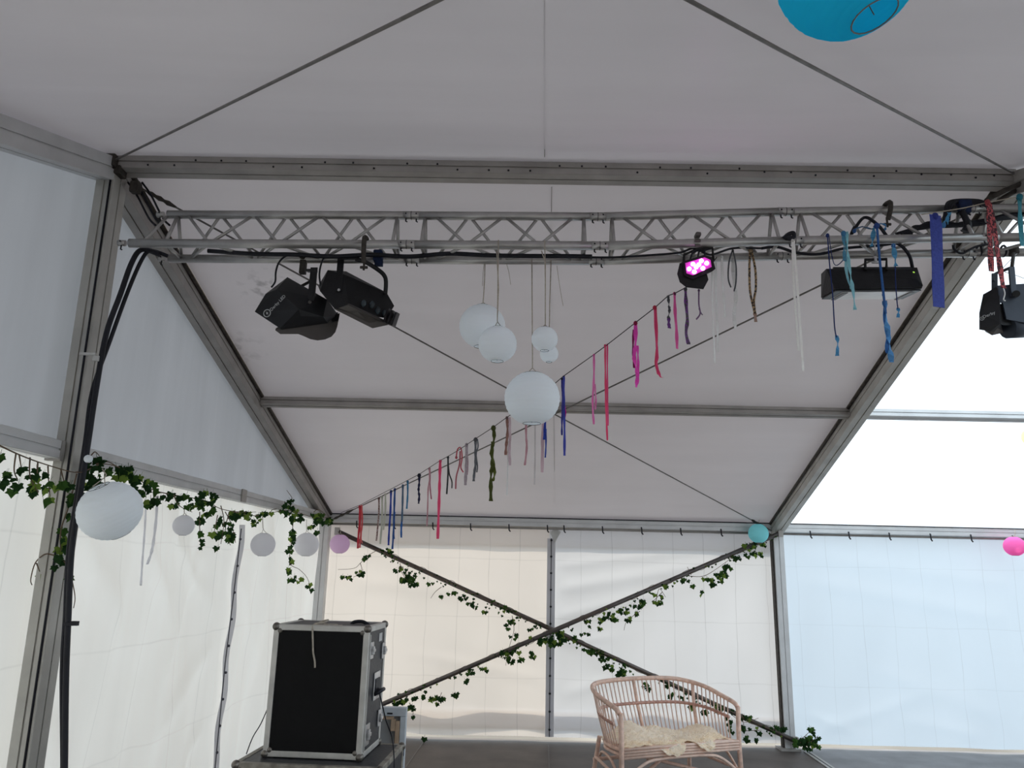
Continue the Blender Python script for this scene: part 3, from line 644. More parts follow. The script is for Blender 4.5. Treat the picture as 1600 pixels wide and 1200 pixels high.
obj('front_glass', MB().prism([g4(.09, .06, .009), g4(.90, .06, .009), g4(.90, .92, .009), g4(.09, .92, .009)], -Uv*.003), M['panel_white'], e4, label='pale diffusing front glass')
for s_ in (.10, .88):
    obj('inner_louvre', MB().prism([g4(s_, .05, .0125), g4(s_+.05, .05, .0125), g4(s_+.05, .93, .0125), g4(s_, .93, .0125)], -Uv*.003), M['plate'], e4)
obj('cooling_edge', MB().box((P(1300, 420, yd+.055)+P(1425, 419, yd+.07))/2, (.40, .012, .014), (Rv, Fv, Uv)), M['dark_metal'], e4)
obj('bracket', MB().tube([P(1352, 422, yd+.04), P(1352, 406, yd+.05), P(1385, 405, yd+.05), P(1385, 422, yd+.04)], .0085, 6), M['black'], e4)
obj('hook', MB().bevbox(P(1367, 405, yd+.05), (.016, .02, .028), .004).tube([P(1362, 410, yd+.03), P(1374, 410, yd+.03)], .006, 8).tube([P(1368, 400, 3.72), P(1366, 372, 3.70)], .004, 6), M['chrome'], e4)
obj('indicator', MB().ball(P(1427.5, 426, yd+.05), .006, 8, 5), M['green_led'], e4, label='small lit yellow green indicator')

# right effect lamp
e5 = thing('effect_lamp', 'grey blue effect lamp against bright roof at the right edge', 'stage lamp', P(1570, 420, 3.85))
ye = 3.72
obj('housing', MB().hull([P(1536, 460, ye+.02), P(1538, 485, ye), P(1530, 489, ye-.02), P(1530, 515, ye-.02), P(1561, 446, ye-.03), P(1563, 505, ye-.07), P(1548, 518, ye-.02), P(1562, 450, ye+.2), P(1540, 470, ye+.2), P(1566, 520, ye+.02)]), M['dark_metal'], e5)
obj('side_cheek', MB().prism([P(1560, 446, ye-.04), P(1617, 442, ye-.06), P(1622, 500, ye-.06), P(1606, 505, ye-.06), P(1573, 499, ye-.05), P(1567, 473, ye-.045), P(1561, 472, ye-.04)], Fv*.014), M['greyblue'], e5, label='grey blue side cheek')
obj('inner_box', MB().hull([P(x, y, ye+d) for d in (-.03, .16) for x, y in ((1560, 475), (1612, 470), (1612, 508), (1567, 508), (1554, 502), (1554, 476))]), M['black'], e5)
obj('front_drum', MB().tube([P(1574, 512, ye), P(1600, 511, ye+.02)], .055, 14), M['greyblue'], e5)
obj('lower_grille', MB().hull([P(1538, 516, ye), P(1563, 507, ye-.05), P(1568, 520, ye+.02), P(1550, 524, ye), P(1540, 519, ye+.1)]), M['plate'], e5)
obj('yoke', MB().box((P(1580, 417, ye-.05)+P(1584, 463, ye-.07))/2, (.027, .012, (P(1580, 417, ye-.05)-P(1584, 463, ye-.07)).length), (Rv, Fv, (P(1580, 417, ye-.05)-P(1584, 463, ye-.07)).normalized()))
    .box((P(1555, 430, ye+.02)+P(1553, 455, ye))/2, (.025, .012, .1), (Rv, Fv, Uv)).tube(smooth_path([P(1552, 440, ye), P(1554, 429, ye+.02), P(1565, 424, ye+.02), P(1580, 418, ye-.04)]), .008, 6), M['greyblue'], e5)
obj('pivot_knob', MB().tube([P(1588, 459, ye-.09), P(1588, 459, ye-.055)], .017, 12), M['dark_metal'], e5)
exx = (P(1549, 490, ye-.05)-P(1532, 497, ye-.02)).normalized(); eyy = (P(1531, 489, ye-.02)-P(1530, 515, ye-.02)); eyy = (eyy-exx*eyy.dot(exx)).normalized()
obj('lettering', text_mesh('Derby', .022, .0006, P(1536.5, 497.5, ye-.055), exx, eyy), M['lettering'], e5, label='small white print')
logo(e5, P(1534.5, 498, ye-.05), exx, eyy, .009)
obj('hook', MB().tube([P(1581, 418, ye-.04), P(1584, 396, 3.80)], .009, 6).bevbox(P(1584, 392, 3.86), (.03, .06, .05), .008), M['clamp'], e5)
obj('safety_wire', MB().tube(smooth_path([P(1566, 420, ye+.02), P(1580, 405, ye+.08), P(1590, 395, 3.84)]), .002, 5).tube(smooth_path([P(1570, 425, ye), P(1590, 431, ye), P(1612, 440, ye)]), .002, 5), M['chrome'], e5)

# ------------------------------------------------------------------ paper lanterns
def lantern(lab, px, py, rpx, Y=None, X=None, m='paper_white', cord=(), group=None, cord_m='cord', tilt=(0, 0, 0), ribs=15, squash=.97):
    c = at(px, py, Y) if X is None else atx(px, py, X)
    ax = (c-CAM).dot(Fv); r = rpx*ax/FPX
    root = thing('paper_lantern', lab, 'lantern', c, group)
    rot = Matrix.Rotation(tilt[0], 3, 'X') @ Matrix.Rotation(tilt[1], 3, 'Y')
    n, mm_ = 36, ribs*3; vs = []; fs = []; a0 = .33
    for i in range(mm_+1):
        a = a0+(math.pi-2*a0)*i/mm_; rr = r*(1-.012*abs(math.sin(math.pi*i/3)))
        for j in range(n):
            q = 2*math.pi*j/n; wr_ = 1+.006*math.sin(7*q+i*.9)*math.sin(3*q+1.3*i)
            vs.append(c+rot @ V((rr*wr_*math.sin(a)*math.cos(q), rr*wr_*math.sin(a)*math.sin(q), rr*squash*math.cos(a))))
    for i in range(mm_):
        for j in range(n): fs.append((i*n+j, (i+1)*n+j, (i+1)*n+(j+1) % n, i*n+(j+1) % n))
    obj('paper_shade', MB().add(vs, fs, True), M[m], root)
    for s_ in (1, -1):
        z = r*squash*math.cos(a0)*s_; ro = r*math.sin(a0)
        obj('wire_ring', MB().tube([c+rot @ V((ro*math.cos(q), ro*math.sin(q), z)) for q in [k*math.pi/10 for k in range(20)]], max(.0012, r*.012), 5, closed=True), M['cable_steel'], root)
    fr = MB()
    for q in (0, math.pi/2): fr.tube([c+rot @ V((r*math.sin(a0)*math.cos(q+k), r*math.sin(a0)*math.sin(q+k), r*squash*math.cos(a0))) for k in (0, math.pi)], max(.001, r*.008), 5)
    fr.tube([c+rot @ V((0, 0, r*.9)), c+rot @ V((0, 0, -r*.9))], max(.001, r*.008), 5)
    obj('wire_spreader', fr, M['cable_steel'], root)
    top = c+rot @ V((0, 0, r*squash*math.cos(a0)))
    for pts in cord:
        cp = [(at(x, y, yy) if X is None else atx(x, y, X)) for x, y, yy in pts]
        tie = MB().tube([top+V((r*.2, 0, 0)), cp[-1].lerp(top, .25)], .0022, 5).tube([top-V((r*.2, 0, 0)), cp[-1].lerp(top, .25)], .0022, 5)
        obj('hanging_cord', MB().tube(cp+[cp[-1].lerp(top, .25)], .003, 5), M[cord_m], root)
        obj('cord_loop', tie, M[cord_m], root)
    return root
LG = 'white lanterns hanging from the truss'
lantern('white paper lantern on truss, large one behind at the upper left', 753.5, 510, 36, 3.9, cord=([(758, 400, 3.9), (757, 440, 3.9), (755, 470, 3.9)],), group=LG)
lantern('white paper lantern on truss, medium with looped cord in front', 777.5, 538, 30, 3.68, cord=([(779, 375, 3.66), (778, 440, 3.68), (777, 500, 3.68)], [(776, 392, 3.68), (779, 450, 3.68), (777, 500, 3.68)]), group=LG)
lantern('white paper lantern on truss, small one right of centre, upper of two', 851, 530, 20.5, 3.68, cord=([(851, 376, 3.66), (852, 440, 3.68), (852, 506, 3.68)], [(846, 392, 3.68), (852, 410, 3.68), (852, 506, 3.68)]), group=LG)
lantern('white paper lantern on truss, tiny one partly behind another small one', 858, 553, 14.5, 3.88, cord=([(861, 404, 3.88), (859, 470, 3.88), (858, 530, 3.88)],), group=LG)
lantern('white paper lantern on truss, biggest and lowest hanging ball', 831.5, 622.5, 43.5, 3.84, cord=([(831, 404, 3.86), (831.5, 500, 3.84), (832, 572, 3.84)],), group=LG)
WL = 'lanterns along the walls'
lantern('big white paper lantern hanging in ivy beside the gable post', 172, 798, 48, 3.62, cord=([(160, 733, 3.62), (166, 742, 3.62)],), group=WL, tilt=(.5, -.3, 0), squash=.93)
lantern('small white lantern under the gable ivy, nearest the big lantern', 287, 821, 16.5, m='paper_thin', X=XL+.06, cord=([(288, 790, 0), (288, 800, 0)],), group=WL)
lantern('tiny white lantern peeping out of ivy on the gable post', 138, 717, 6.5, 3.70, group=WL, ribs=6)
lantern('white lantern right of the laced seam on the left wall', 411, 851, 19, m='paper_thin', X=XL+.10, cord=([(410, 806, 0), (411, 825, 0)],), group=WL)
lantern('white lantern behind a dangling ivy strand near the back corner', 479, 851, 19, m='paper_thin', X=XL+.12, cord=([(479, 812, 0), (479, 828, 0)],), group=WL)
lantern('lilac lantern in the back left corner', 531, 850, 15.5, 8.5, m='paper_lilac', cord=([(533, 828, 8.5), (532, 832, 8.5)],), group=WL)
lantern('aqua lantern on the brace bar at the back right corner', 1185, 833.5, 15.5, 8.45, m='paper_aqua', cord=([(1186, 812, 8.45), (1186, 816, 8.45)],), group=WL)
lantern('pink lantern against white wall at the right edge', 1585, 853.5, 15.5, 8.45, m='paper_pink', cord=([(1586, 828, 8.45), (1586, 836, 8.45)],), group=WL)
lantern('yellow lantern cut by the right edge under clear roof', 1613, 683, 15, 7.5, m='paper_yellow', group=WL)
lantern('turquoise paper lantern hanging close overhead, cut by the top edge', 1325, -52, 109, 1.16, m='paper_blue', tilt=(-.08, -.30, 0), ribs=19)

# ------------------------------------------------------------------ ribbons
def gy(x):
    t = (x-530)/560; return 1/((1-t)/8.5+t/3.72)
gpts = [(533, 801), (563, 789), (611, 764), (655, 741), (688, 719.5), (700, 713), (717, 703), (743, 685.5), (770, 668), (792, 652), (822, 632), (852, 612), (880, 588), (928, 554), (947, 540), (993, 504), (1024, 480), (1044, 462), (1055, 458), (1072, 449), (1090, 441), (1120, 402)]
tag(obj('garland_string', MB().tube([at(x, y, gy(min(x, 1088))) for x, y in gpts], .0028, 5), M['rubber']), 'thin string carrying coloured ribbons from back corner to truss', 'string')
def strand(mb, pts, Y, wpx, tw=0, n=5, flat=True, seed=0):
    """a ribbon hanging plumb at depth Y along pixel points: thin band with thickness, turning as it falls"""
    p3 = smooth_path([at(x, y, Y) for x, y in pts], n)
    ax = (p3[0]-CAM).dot(Fv); w_ = wpx*ax/FPX
    if not flat: return mb.tube(p3, w_/2, 6)
    vs = []; k = len(p3); th = .0012
    for i, p in enumerate(p3):
        a = tw*math.sin(i*.9+seed)+.25
        d = V((math.cos(a), math.sin(a), 0)); e = V((-math.sin(a), math.cos(a), 0))
        ww = w_*(1+min(.15, .4*tw)*math.sin(i*1.7+seed))/2
        vs += [p-d*ww-e*th, p+d*ww-e*th, p+d*ww+e*th, p-d*ww+e*th]
    fs = [(0, 3, 2, 1), ((k-1)*4, (k-1)*4+1, (k-1)*4+2, (k-1)*4+3)]
    for i in range(k-1):
        for j in range(4): fs.append((i*4+j, i*4+(j+1) % 4, (i+1)*4+(j+1) % 4, (i+1)*4+j))
    return mb.add(vs, fs)
RG = 'ribbons on the garland string'; RT = 'ribbons on the truss'
def ribbon(lab, strands, Y, knot=None, group=RG, kr=None, cat='ribbon'):
    """strands: (points, width px, colour, flat, twist[, part name])"""
    x0, y0 = strands[0][0][0]
    root = thing('ribbon', lab, cat, at(x0, y0, Y), group)
    for i, s_ in enumerate(strands):
        pts, wpx, col, flat, tw = s_[:5]; nm = s_[5] if len(s_) > 5 else 'strand'
        sp_ = None
        if not isinstance(col, str) and isinstance(col[0], tuple): col, sp_ = col
        mb = strand(MB(), pts, Y+.006*i, wpx, tw, 5, flat, x0*.37+i)
        obj(nm, mb, M[col] if isinstance(col, str) else cloth(col, sp_), root)
    c0 = (.6, .6, .6) if isinstance(strands[0][2], str) else strands[0][2]; c0 = c0[0] if isinstance(c0[0], tuple) else c0
    ax = (at(x0, y0, Y)-CAM).dot(Fv)
    obj('knot', MB().ball(at(x0, y0+2, Y), (kr or max(2.0, strands[0][1]*.55))*ax/FPX, 8, 6, (1, 1, 1.2)), cloth(knot or tuple(q*.75 for q in c0)), root)
    return root
RED = (.62, .035, .06); NAVY = (.012, .03, .14); ROY = (.03, .06, .40); CREAM = (.62, .62, .52); GREY = (.10, .105, .12); PINKP = (.62, .33, .38)
CORAL = (1.0, .085, .22); MAG = (1.0, .09, .62); HOT = (1.0, .24, .62); WHITE = (.92, .92, .92); SKY = (.08, .33, .62); AQUA = (.28, .62, .72)
ribbon('red and coral ribbon with frayed ends, nearest the back corner', [([(562, 790), (562, 815), (560, 838), (559, 857)], 3.2, RED, True, .5), ([(565, 789), (566, 815), (564, 835), (562, 856)], 2.6, (.75, .12, .13), True, .4), ([(564, 792), (563, 830), (566, 849)], 1.5, (.8, .2, .2), True, .2)], gy(563))
ribbon('thin brown speckled cord among cream ribbons', [([(592, 777), (592, 800), (590, 825), (588, 845)], 2.6, ((.22, .12, .11), (.5, .4, .38)), False, 0)], gy(592))
ribbon('cream ribbon beside the brown speckled cord', [([(597, 775), (597, 810), (594, 850)], 3, CREAM, True, .3), ([(602, 771), (602, 800), (599, 828)], 3, CREAM, True, .4)], gy(598))
ribbon('navy blue ribbon, left of a blue pair', [([(611, 766), (610, 800), (608, 830), (607, 852)], 3.0, ROY, True, .5)], gy(611), NAVY)
ribbon('blue ribbon with split tail, right of a blue pair', [([(617, 763), (616, 795), (615, 830), (613, 858)], 3.0, (.025, .09, .32), True, .5), ([(617, 800), (615, 825), (616, 842)], 2.2, (.04, .14, .42), True, .6)], gy(617), NAVY)
ribbon('steel blue ribbon turning brighter towards its tip', [([(629.5, 757), (629, 785), (628, 815)], 3.0, (.10, .17, .27), True, .4), ([(628, 812), (627, 825), (627, 840)], 3, (.03, .14, .45), True, .4)], gy(629))
ribbon('short light blue ribbon above the steel blue one', [([(637, 751), (637, 772), (635.5, 795)], 2.6, (.05, .22, .42), True, .4)], gy(637))
ribbon('short dark navy ribbon with lumpy knots', [([(655, 741), (655, 755), (654, 765), (655, 775), (654, 787)], 3.6, (.02, .02, .07), True, .9)], gy(655), (.01, .01, .03), kr=3)
ribbon('dusty pink ribbon with two tails and pale end', [([(671, 731), (671, 750), (669, 765), (668, 800), (667, 822)], 2.2, PINKP, True, .6), ([(672, 735), (672, 760), (674, 780)], 2.0, (.5, .18, .25), True, .5)], gy(671))
ribbon('long bright red ribbon on the lower garland', [([(688, 719), (687, 750), (686, 785), (684, 842)], 4.2, CORAL, True, .45)], gy(688))
ribbon('dark grey cord with two tails beside long red ribbon', [([(700, 713), (700, 740), (698, 772)], 2.6, (.05, .055, .06), False, 0), ([(700, 720), (702, 740), (706, 752), (706, 763)], 2.0, (.06, .065, .07), False, 0)], gy(700))
ribbon('red cord curled over in a loop', [([(713, 713), (715, 702), (720, 700), (722, 715), (720, 730), (724, 738)], 2.0, (.6, .1, .14), False, 0), ([(719, 705), (718, 725), (713, 745), (712, 764)], 2.4, (.55, .16, .2), False, 0)], gy(717))
ribbon('faint pale lilac ribbon after the curled red cord', [([(729, 693), (729, 715), (728, 735), (727, 758)], 4.5, (.48, .40, .44), True, .4), ([(730, 700), (731, 725), (730, 742)], 2, (.5, .33, .38), True, .4)], gy(728))
ribbon('grey knotted ribbon with side loop before the olive one', [([(743, 685), (743, 705), (743, 725), (741, 740), (740, 752)], 4.0, (.15, .16, .18), True, .5), ([(746, 686), (747, 698), (744, 710), (746, 728), (745, 738)], 2.2, (.17, .18, .20), False, 0)], gy(743), (.09, .09, .1), kr=3.2)
ribbon('thick crumpled olive green ribbon', [([(771, 667), (772, 685), (768, 705), (769, 725), (767, 745), (767, 783)], 6.0, (.07, .085, .012), True, 1.0), ([(769, 690), (770, 715), (773, 738), (770, 752)], 4.5, (.11, .13, .02), True, .9)], gy(771), kr=4)
ribbon('brown and pale pink ribbon pair with a long white tail', [([(792, 651), (793, 675), (791, 695), (790, 711)], 4.2, (.33, .17, .14), True, .6), ([(796, 652), (797, 680), (796, 705), (797, 727)], 4.0, (.70, .55, .60), True, .4), ([(794, 690), (793, 740), (792, 774)], 2.2, WHITE, True, .2)], gy(793), (.16, .10, .1))
ribbon('dusty rose ribbon below the biggest lantern', [([(822, 655), (822, 680), (823, 700), (820, 727)], 3.2, PINKP, True, .5)], gy(822))
ribbon('thin long white ribbon below the biggest lantern', [([(836, 650), (836, 690), (836, 720), (835, 757)], 2.6, (.72, .68, .68), True, .2)], gy(836))
ribbon('pale pink satin ribbon below the biggest lantern', [([(849, 645), (848, 690), (847, 738)], 5, (.70, .50, .55), True, .35)], gy(848))
ribbon('short royal blue braid behind the pale pink ribbon', [([(852, 655), (851, 675), (850, 687)], 4, ROY, True, .7), ([(853, 670), (853, 695), (852, 715)], 2.6, (.05, .09, .42), True, .6)], gy(854))
ribbon('tall indigo ribbon bunch with magenta patch right of the lantern', [([(878, 590), (879, 630), (878, 660), (878, 680)], 3, (.05, .05, .3), True, .6), ([(881, 587), (881, 625), (882, 670), (882, 712)], 3.6, (.06, .08, .5), True, .5), ([(882, 634), (883, 645), (882, 653)], 3.6, (.6, .02, .3), True, .6)], gy(880), (.02, .02, .06))
ribbon('pale pink ribbon, left of the pink pair mid garland', [([(928, 553), (928, 590), (926, 630), (928, 663)], 3.2, HOT, True, .5), ([(929, 600), (931, 625), (930, 640)], 3.4, (.8, .28, .55), True, .7)], gy(928))
ribbon('long coral pink ribbon, right of the pink pair mid garland', [([(945.5, 538), (946, 590), (947, 640), (949, 688)], 2.8, CORAL, True, .4), ([(949, 537), (949, 600), (950, 665)], 2.6, (.9, .1, .28), True, .4)], gy(947))
ribbon('broad crumpled magenta ribbon', [([(993, 503), (993, 535), (991, 560), (996, 585), (994, 605)], 6, MAG, True, .8), ([(990, 515), (989, 545), (991, 575)], 3.4, (.28, .01, .12), True, .6), ([(996, 540), (997, 565), (997, 590)], 4, (.9, .1, .6), True, .7)], gy(993), (.3, .01, .06))
ribbon('coral red cord pair with a hooked tail', [([(1023, 479), (1025, 520), (1027, 555), (1026, 570), (1031, 587), (1035, 590)], 4, (.85, .06, .2), True, .5), ([(1025, 481), (1027, 530), (1024, 565), (1028, 585)], 2.4, (.9, .12, .22), True, .4)], gy(1024), (.5, .02, .06), kr=3.4)
ribbon('dark twisted ribbon with purple tip beside the spot lamp', [([(1044, 462), (1045, 475), (1046, 485), (1044, 497)], 4.2, GREY, True, 1.2), ([(1045, 496), (1045, 505), (1046, 513)], 5, (.16, .05, .26), True, .5)], gy(1044), GREY)
ribbon('pink ribbon below the spot lamp', [([(1054, 457), (1055, 490), (1057, 515), (1058, 545)], 4.6, (.95, .14, .46), True, .5)], gy(1055), (.15, .03, .08))
ribbon('purple patterned ribbon with dark frayed tip under the spot lamp', [([(1071, 450), (1072, 475), (1074, 500), (1072, 520), (1076, 538)], 5.4, ((.20, .06, .30), (.10, .09, .11)), True, .5)], gy(1072), GREY)
ribbon('thin lilac cord with forked tail under the spot lamp', [([(1092, 452), (1092, 475), (1094, 490), (1088, 499)], 2.4, (.24, .14, .28), False, 0), ([(1092, 482), (1096, 490), (1098, 492)], 1.8, (.22, .16, .27), False, 0)], 3.74)
ribbon('sheer white ribbon pair right of the spot lamp', [([(1113, 405), (1113, 460), (1115, 520), (1117, 568)], 3.2, WHITE, True, .3), ([(1118, 410), (1119, 470), (1121, 515), (1121, 550)], 4, (.84, .84, .84), True, .3)], 3.72, group=RT)
ribbon('narrow lacy white ribbon, second right of the spot lamp', [([(1128, 400), (1129, 440), (1131, 465), (1133, 496)], 4.0, (.88, .88, .88), True, .5)], 3.74, group=RT)
ribbon('dark grey cord hanging in open loops', [([(1145, 390), (1139, 410), (1138, 435), (1142, 449)], 2.4, GREY, False, 0), ([(1145, 390), (1150, 415), (1150, 440), (1147, 455)], 2.4, GREY, False, 0)], 3.78, group=RT)
ribbon('gauzy white ribbon behind the dark looped cord', [([(1145, 405), (1147, 440), (1150, 465), (1147, 490), (1149, 513)], 6, (.85, .85, .85), True, .5)], 3.82, group=RT)
ribbon('black and gold twisted rope loop with tassel', [([(1172, 390), (1171, 420), (1172, 455), (1179, 488)], 3.6, ((.05, .04, .035), (.45, .30, .16)), False, 0), ([(1174, 390), (1180, 420), (1181, 450), (1178, 470), (1180, 490)], 3.6, ((.05, .04, .035), (.45, .30, .16)), False, 0), ([(1179, 486), (1180, 494), (1181, 503)], 5, (.40, .27, .22), True, .4, 'tassel')], 3.80, (.4, .3, .2), RT, 3, 'cord')
ribbon('long plain white ribbon in front of the chord', [([(1238.5, 374), (1240, 440), (1245, 510), (1248, 548)], 4, (.88, .87, .84), True, .1), ([(1240, 376), (1246, 450), (1251, 520), (1255, 580)], 4, (.95, .94, .91), True, .1)], 3.66, group=RT)
ribbon('thin navy cord ending in a light blue tassel', [([(1293, 366), (1296, 410), (1301, 460), (1304, 510), (1307, 527)], 2.0, NAVY, False, 0), ([(1295, 367), (1303, 412), (1316, 408), (1319, 396)], 1.4, NAVY, False, 0), ([(1307, 524), (1309, 536), (1308, 556)], 5.5, SKY, True, .9, 'tassel')], 3.64, NAVY, RT, 3, 'cord')
ribbon('aqua braid hanging over the flood lamp left half', [([(1318, 363), (1319, 390), (1320, 408)], 5.5, (.08, .27, .42), True, .9), ([(1323, 362), (1325, 400), (1329, 430), (1333, 455), (1336, 484)], 5, AQUA, True, .8), ([(1322, 380), (1322, 420), (1329, 452)], 4, AQUA, True, .9)], 3.62, (.05, .2, .4), RT, 4)
ribbon('long royal to sky blue rope across the flood lamp', [([(1370, 351), (1374, 400), (1380, 455), (1384, 490)], 4, (.03, .12, .36), False, 0), ([(1382, 470), (1386, 510), (1390, 540), (1393, 566)], 8, (.10, .32, .66), True, 1.0, 'frayed_end'), ([(1380, 460), (1383, 500), (1386, 530), (1385, 552)], 5, (.05, .2, .55), True, .9, 'frayed_end'), ([(1366, 354), (1364, 370), (1362, 385)], 7, (.09, .33, .55), True, 1.0, 'frayed_end')], 3.61, (.02, .06, .25), RT, 4.5)
ribbon('short light blue tuft with thin navy cord and small tassel', [([(1396, 382), (1398, 400), (1400, 416)], 7, (.10, .36, .62), True, 1.0), ([(1399, 386), (1399, 430), (1401, 465), (1403, 482)], 1.8, NAVY, False, 0), ([(1403, 481), (1404, 488), (1403, 496)], 5, SKY, True, .8, 'tassel')], 3.63, (.04, .14, .4), RT, 3.5)
ribbon('fuzzy blue yarn tangle on the chord above flood lamp', [([(1335, 359), (1348, 354), (1362, 358), (1368, 352)], 5, (.10, .20, .36), True, 1.0), ([(1371, 352), (1378, 349), (1384, 354), (1380, 362)], 5, (.09, .28, .55), True, 1.0)], 3.72, (.04, .12, .35), RT, 3, 'yarn')
ribbon('wide royal blue satin ribbon with white frayed end', [([(1461, 336), (1463, 360), (1465, 420), (1467, 480)], 21, (.05, .075, .37), True, .04), ([(1458, 481), (1465, 483), (1476, 482)], 4, (.6, .6, .66), True, .3, 'frayed_end')], 3.60, (.03, .045, .28), RT, 5)
ribbon('small light blue yarn bow on the top chord', [([(1474, 350), (1480, 340), (1486, 332)], 4.5, (.10, .36, .62), True, .9), ([(1482, 332), (1480, 342), (1481, 350)], 5, (.12, .4, .66), True, 1.0)], 3.68, (.06, .22, .5), RT, 4, 'yarn')
ribbon('red patterned lanyard folded double in front of the truss', [([(1543, 314), (1546, 340), (1547, 380), (1549, 424)], 9.5, ((.50, .09, .10), (.05, .012, .02)), True, .15), ([(1546, 316), (1552, 350), (1560, 400), (1566, 440), (1568, 450)], 9.0, ((.50, .09, .10), (.05, .012, .02)), True, .15), ([(1567, 448), (1570, 458), (1568, 468), (1571, 470)], 2, WHITE, False, 0, 'white_thread')], 3.60, (.35, .06, .07), RT, 4, 'lanyard')
ribbon('teal cord hanging at the right edge in front of the truss', [([(1593, 306), (1594, 340), (1597, 384)], 8, (.03, .22, .28), True, .2)], 3.60, (.02, .18, .25), RT, 5)
for lab_, a_, wd_ in (('thin pale ribbon against left wall, right of the big lantern', [(228, 790), (226, 830), (223, 870), (220, 915)], 3), ('curling lacy white ribbon on left wall, second right of the big lantern', [(246, 775), (244, 810), (240, 845), (236, 865), (230, 882)], 4)):
    ribbon(lab_, [(a_, wd_, 'paper_thin', True, .5)], atx(232, 800, XL+.03).y, None, 'ribbons on the left wall', 2)
tag(obj('twine', MB().tube(smooth_path([at(1440, 335, 3.64), at(1500, 326, 3.64), at(1545, 316, 3.62), at(1593, 307, 3.6), at(1640, 296, 3.6)]), .003, 5), M['cord']), 'pale twine tied along the right truss end', 'string')
for a, b, lab in (([(757, 405, 3.9), (755, 425, 3.9), (754, 447, 3.9)], 0, 'frayed pale thread hanging left of the lantern cords'), ([(790, 408, 3.9), (795, 425, 3.9), (798, 445, 3.9)], 0, 'frayed pale thread between the lantern cords'), ([(870, 415, 3.9), (875, 450, 3.9), (880, 478, 3.9)], 0, 'frayed pale thread right of the lantern cords')):
    tag(obj('loose_thread', MB().tube(smooth_path([at(*q) for q in a]), .0014, 4), M['cord']), lab, 'thread')

# ------------------------------------------------------------------ ivy
def leaf_mesh(name, m, fold):
    o = [(0, -.12), (.26, -.34), (.60, -.28), (.56, .02), (.80, .30), (.42, .42), (0, 1.0), (-.42, .42), (-.80, .30), (-.56, .02), (-.60, -.28), (-.26, -.34)]
    vs = [(0, .12, .06)]+[(x, y, -fold*abs(x)-.12*max(0, y-.3)) for x, y in o]+[(-.03, -.1, 0), (.03, -.1, 0), (.02, -.85, .12), (-.02, -.85, .12)]
    fs = [(0, 1+i, 1+(i+1) % 12) for i in range(12)]+[(13, 14, 15, 16)]
    me = bpy.data.meshes.new(name); me.from_pydata(vs, [], fs); me.materials.append(m); return me
LM = {}
for k_ in ('leaf_dark', 'leaf_mid', 'leaf_pale'): LM[k_] = [leaf_mesh('leaf', M[k_], f_) for f_ in (.15, .45, .8)]
def put_leaf(root, pos, size, pale=.25, face=None):
    k_ = rnd.choices(('leaf_dark', 'leaf_mid', 'leaf_pale'), (.62, .38-pale*.3, pale*.8))[0]
    o = bpy.data.objects.new('leaf', rnd.choice(LM[k_])); COL.objects.link(o)
    nrm = (face or -Fv) + V((rnd.uniform(-.8, .8), rnd.uniform(-.5, .5), rnd.uniform(-.2, .9)))
    nrm.normalize(); tip = V((rnd.uniform(-.55, .55), rnd.uniform(-.2, .2), -1)); tip = (tip-nrm*tip.dot(nrm)).normalized()
    xx = tip.cross(nrm)
    mt = Matrix((xx, tip, nrm)).transposed().to_4x4()
    s_ = size*rnd.uniform(.65, 1.2)
    o.parent = root; o.matrix_local = Matrix.Translation(pos-ORG[root.name]) @ mt @ Matrix.Scale(s_, 4)
def ivy(lab, stems, clusters, P_, lpx, pale=.25, group='ivy garlands', r=.003, trail=None):
    """stems: pixel paths; clusters: (cx, cy, rx, ry, n); P_ turns (px, py, jitter) into a point"""
    p0 = P_(*stems[0][0], 0)
    root = thing('ivy_garland', lab, 'ivy', p0, group)
    for st_ in stems:
        path = smooth_path([P_(x, y, rnd.uniform(-1, 1)) for x, y in st_], 5)
        obj('stem', MB().tube(path, [r*(1.25-.6*i/len(path)) for i in range(len(path))], 5), M['stem'], root)
    if trail:                                                      # a thin vine winding along a bar, with small leaves
        (xa, ya_), (xb, yb_), n = trail
        for k in range(2):
            path = [P_(xa+(xb-xa)*t/40, ya_+(yb_-ya_)*t/40+(4.5 if k else 3)*math.sin(t*(.9 if k else .6)+k*2)+rnd.uniform(-1, 1), rnd.uniform(-1, 1)) for t in range(41)]
            obj('stem', MB().tube(smooth_path(path, 3), .0022, 4), M['stem'], root)
        for i in range(n):
            t = rnd.random(); p = P_(xa+(xb-xa)*t, ya_+(yb_-ya_)*t+rnd.triangular(-5, 15, 2), rnd.uniform(-1, 1))
            put_leaf(root, p, .62*lpx*rnd.uniform(.35, .8)*(p-CAM).dot(Fv)/FPX, pale*.6)
    for cx, cy_, rx, ry, n in clusters:
        for i in range(n):
            a = rnd.uniform(0, 2*math.pi); q = math.sqrt(rnd.random())
            p = P_(cx+rx*q*math.cos(a), cy_+ry*q*math.sin(a), rnd.uniform(-1, 1))
            size = lpx*(p-CAM).dot(Fv)/FPX*.62
            put_leaf(root, p, size, pale)
    return root
PG = lambda x, y, j: atx(x, y, XL+.10+.035*j)
PN = lambda x, y, j: at(x, y, 3.69+.04*j)
PB = lambda x, y, j: at(x, y, YBR-.06+.03*j)
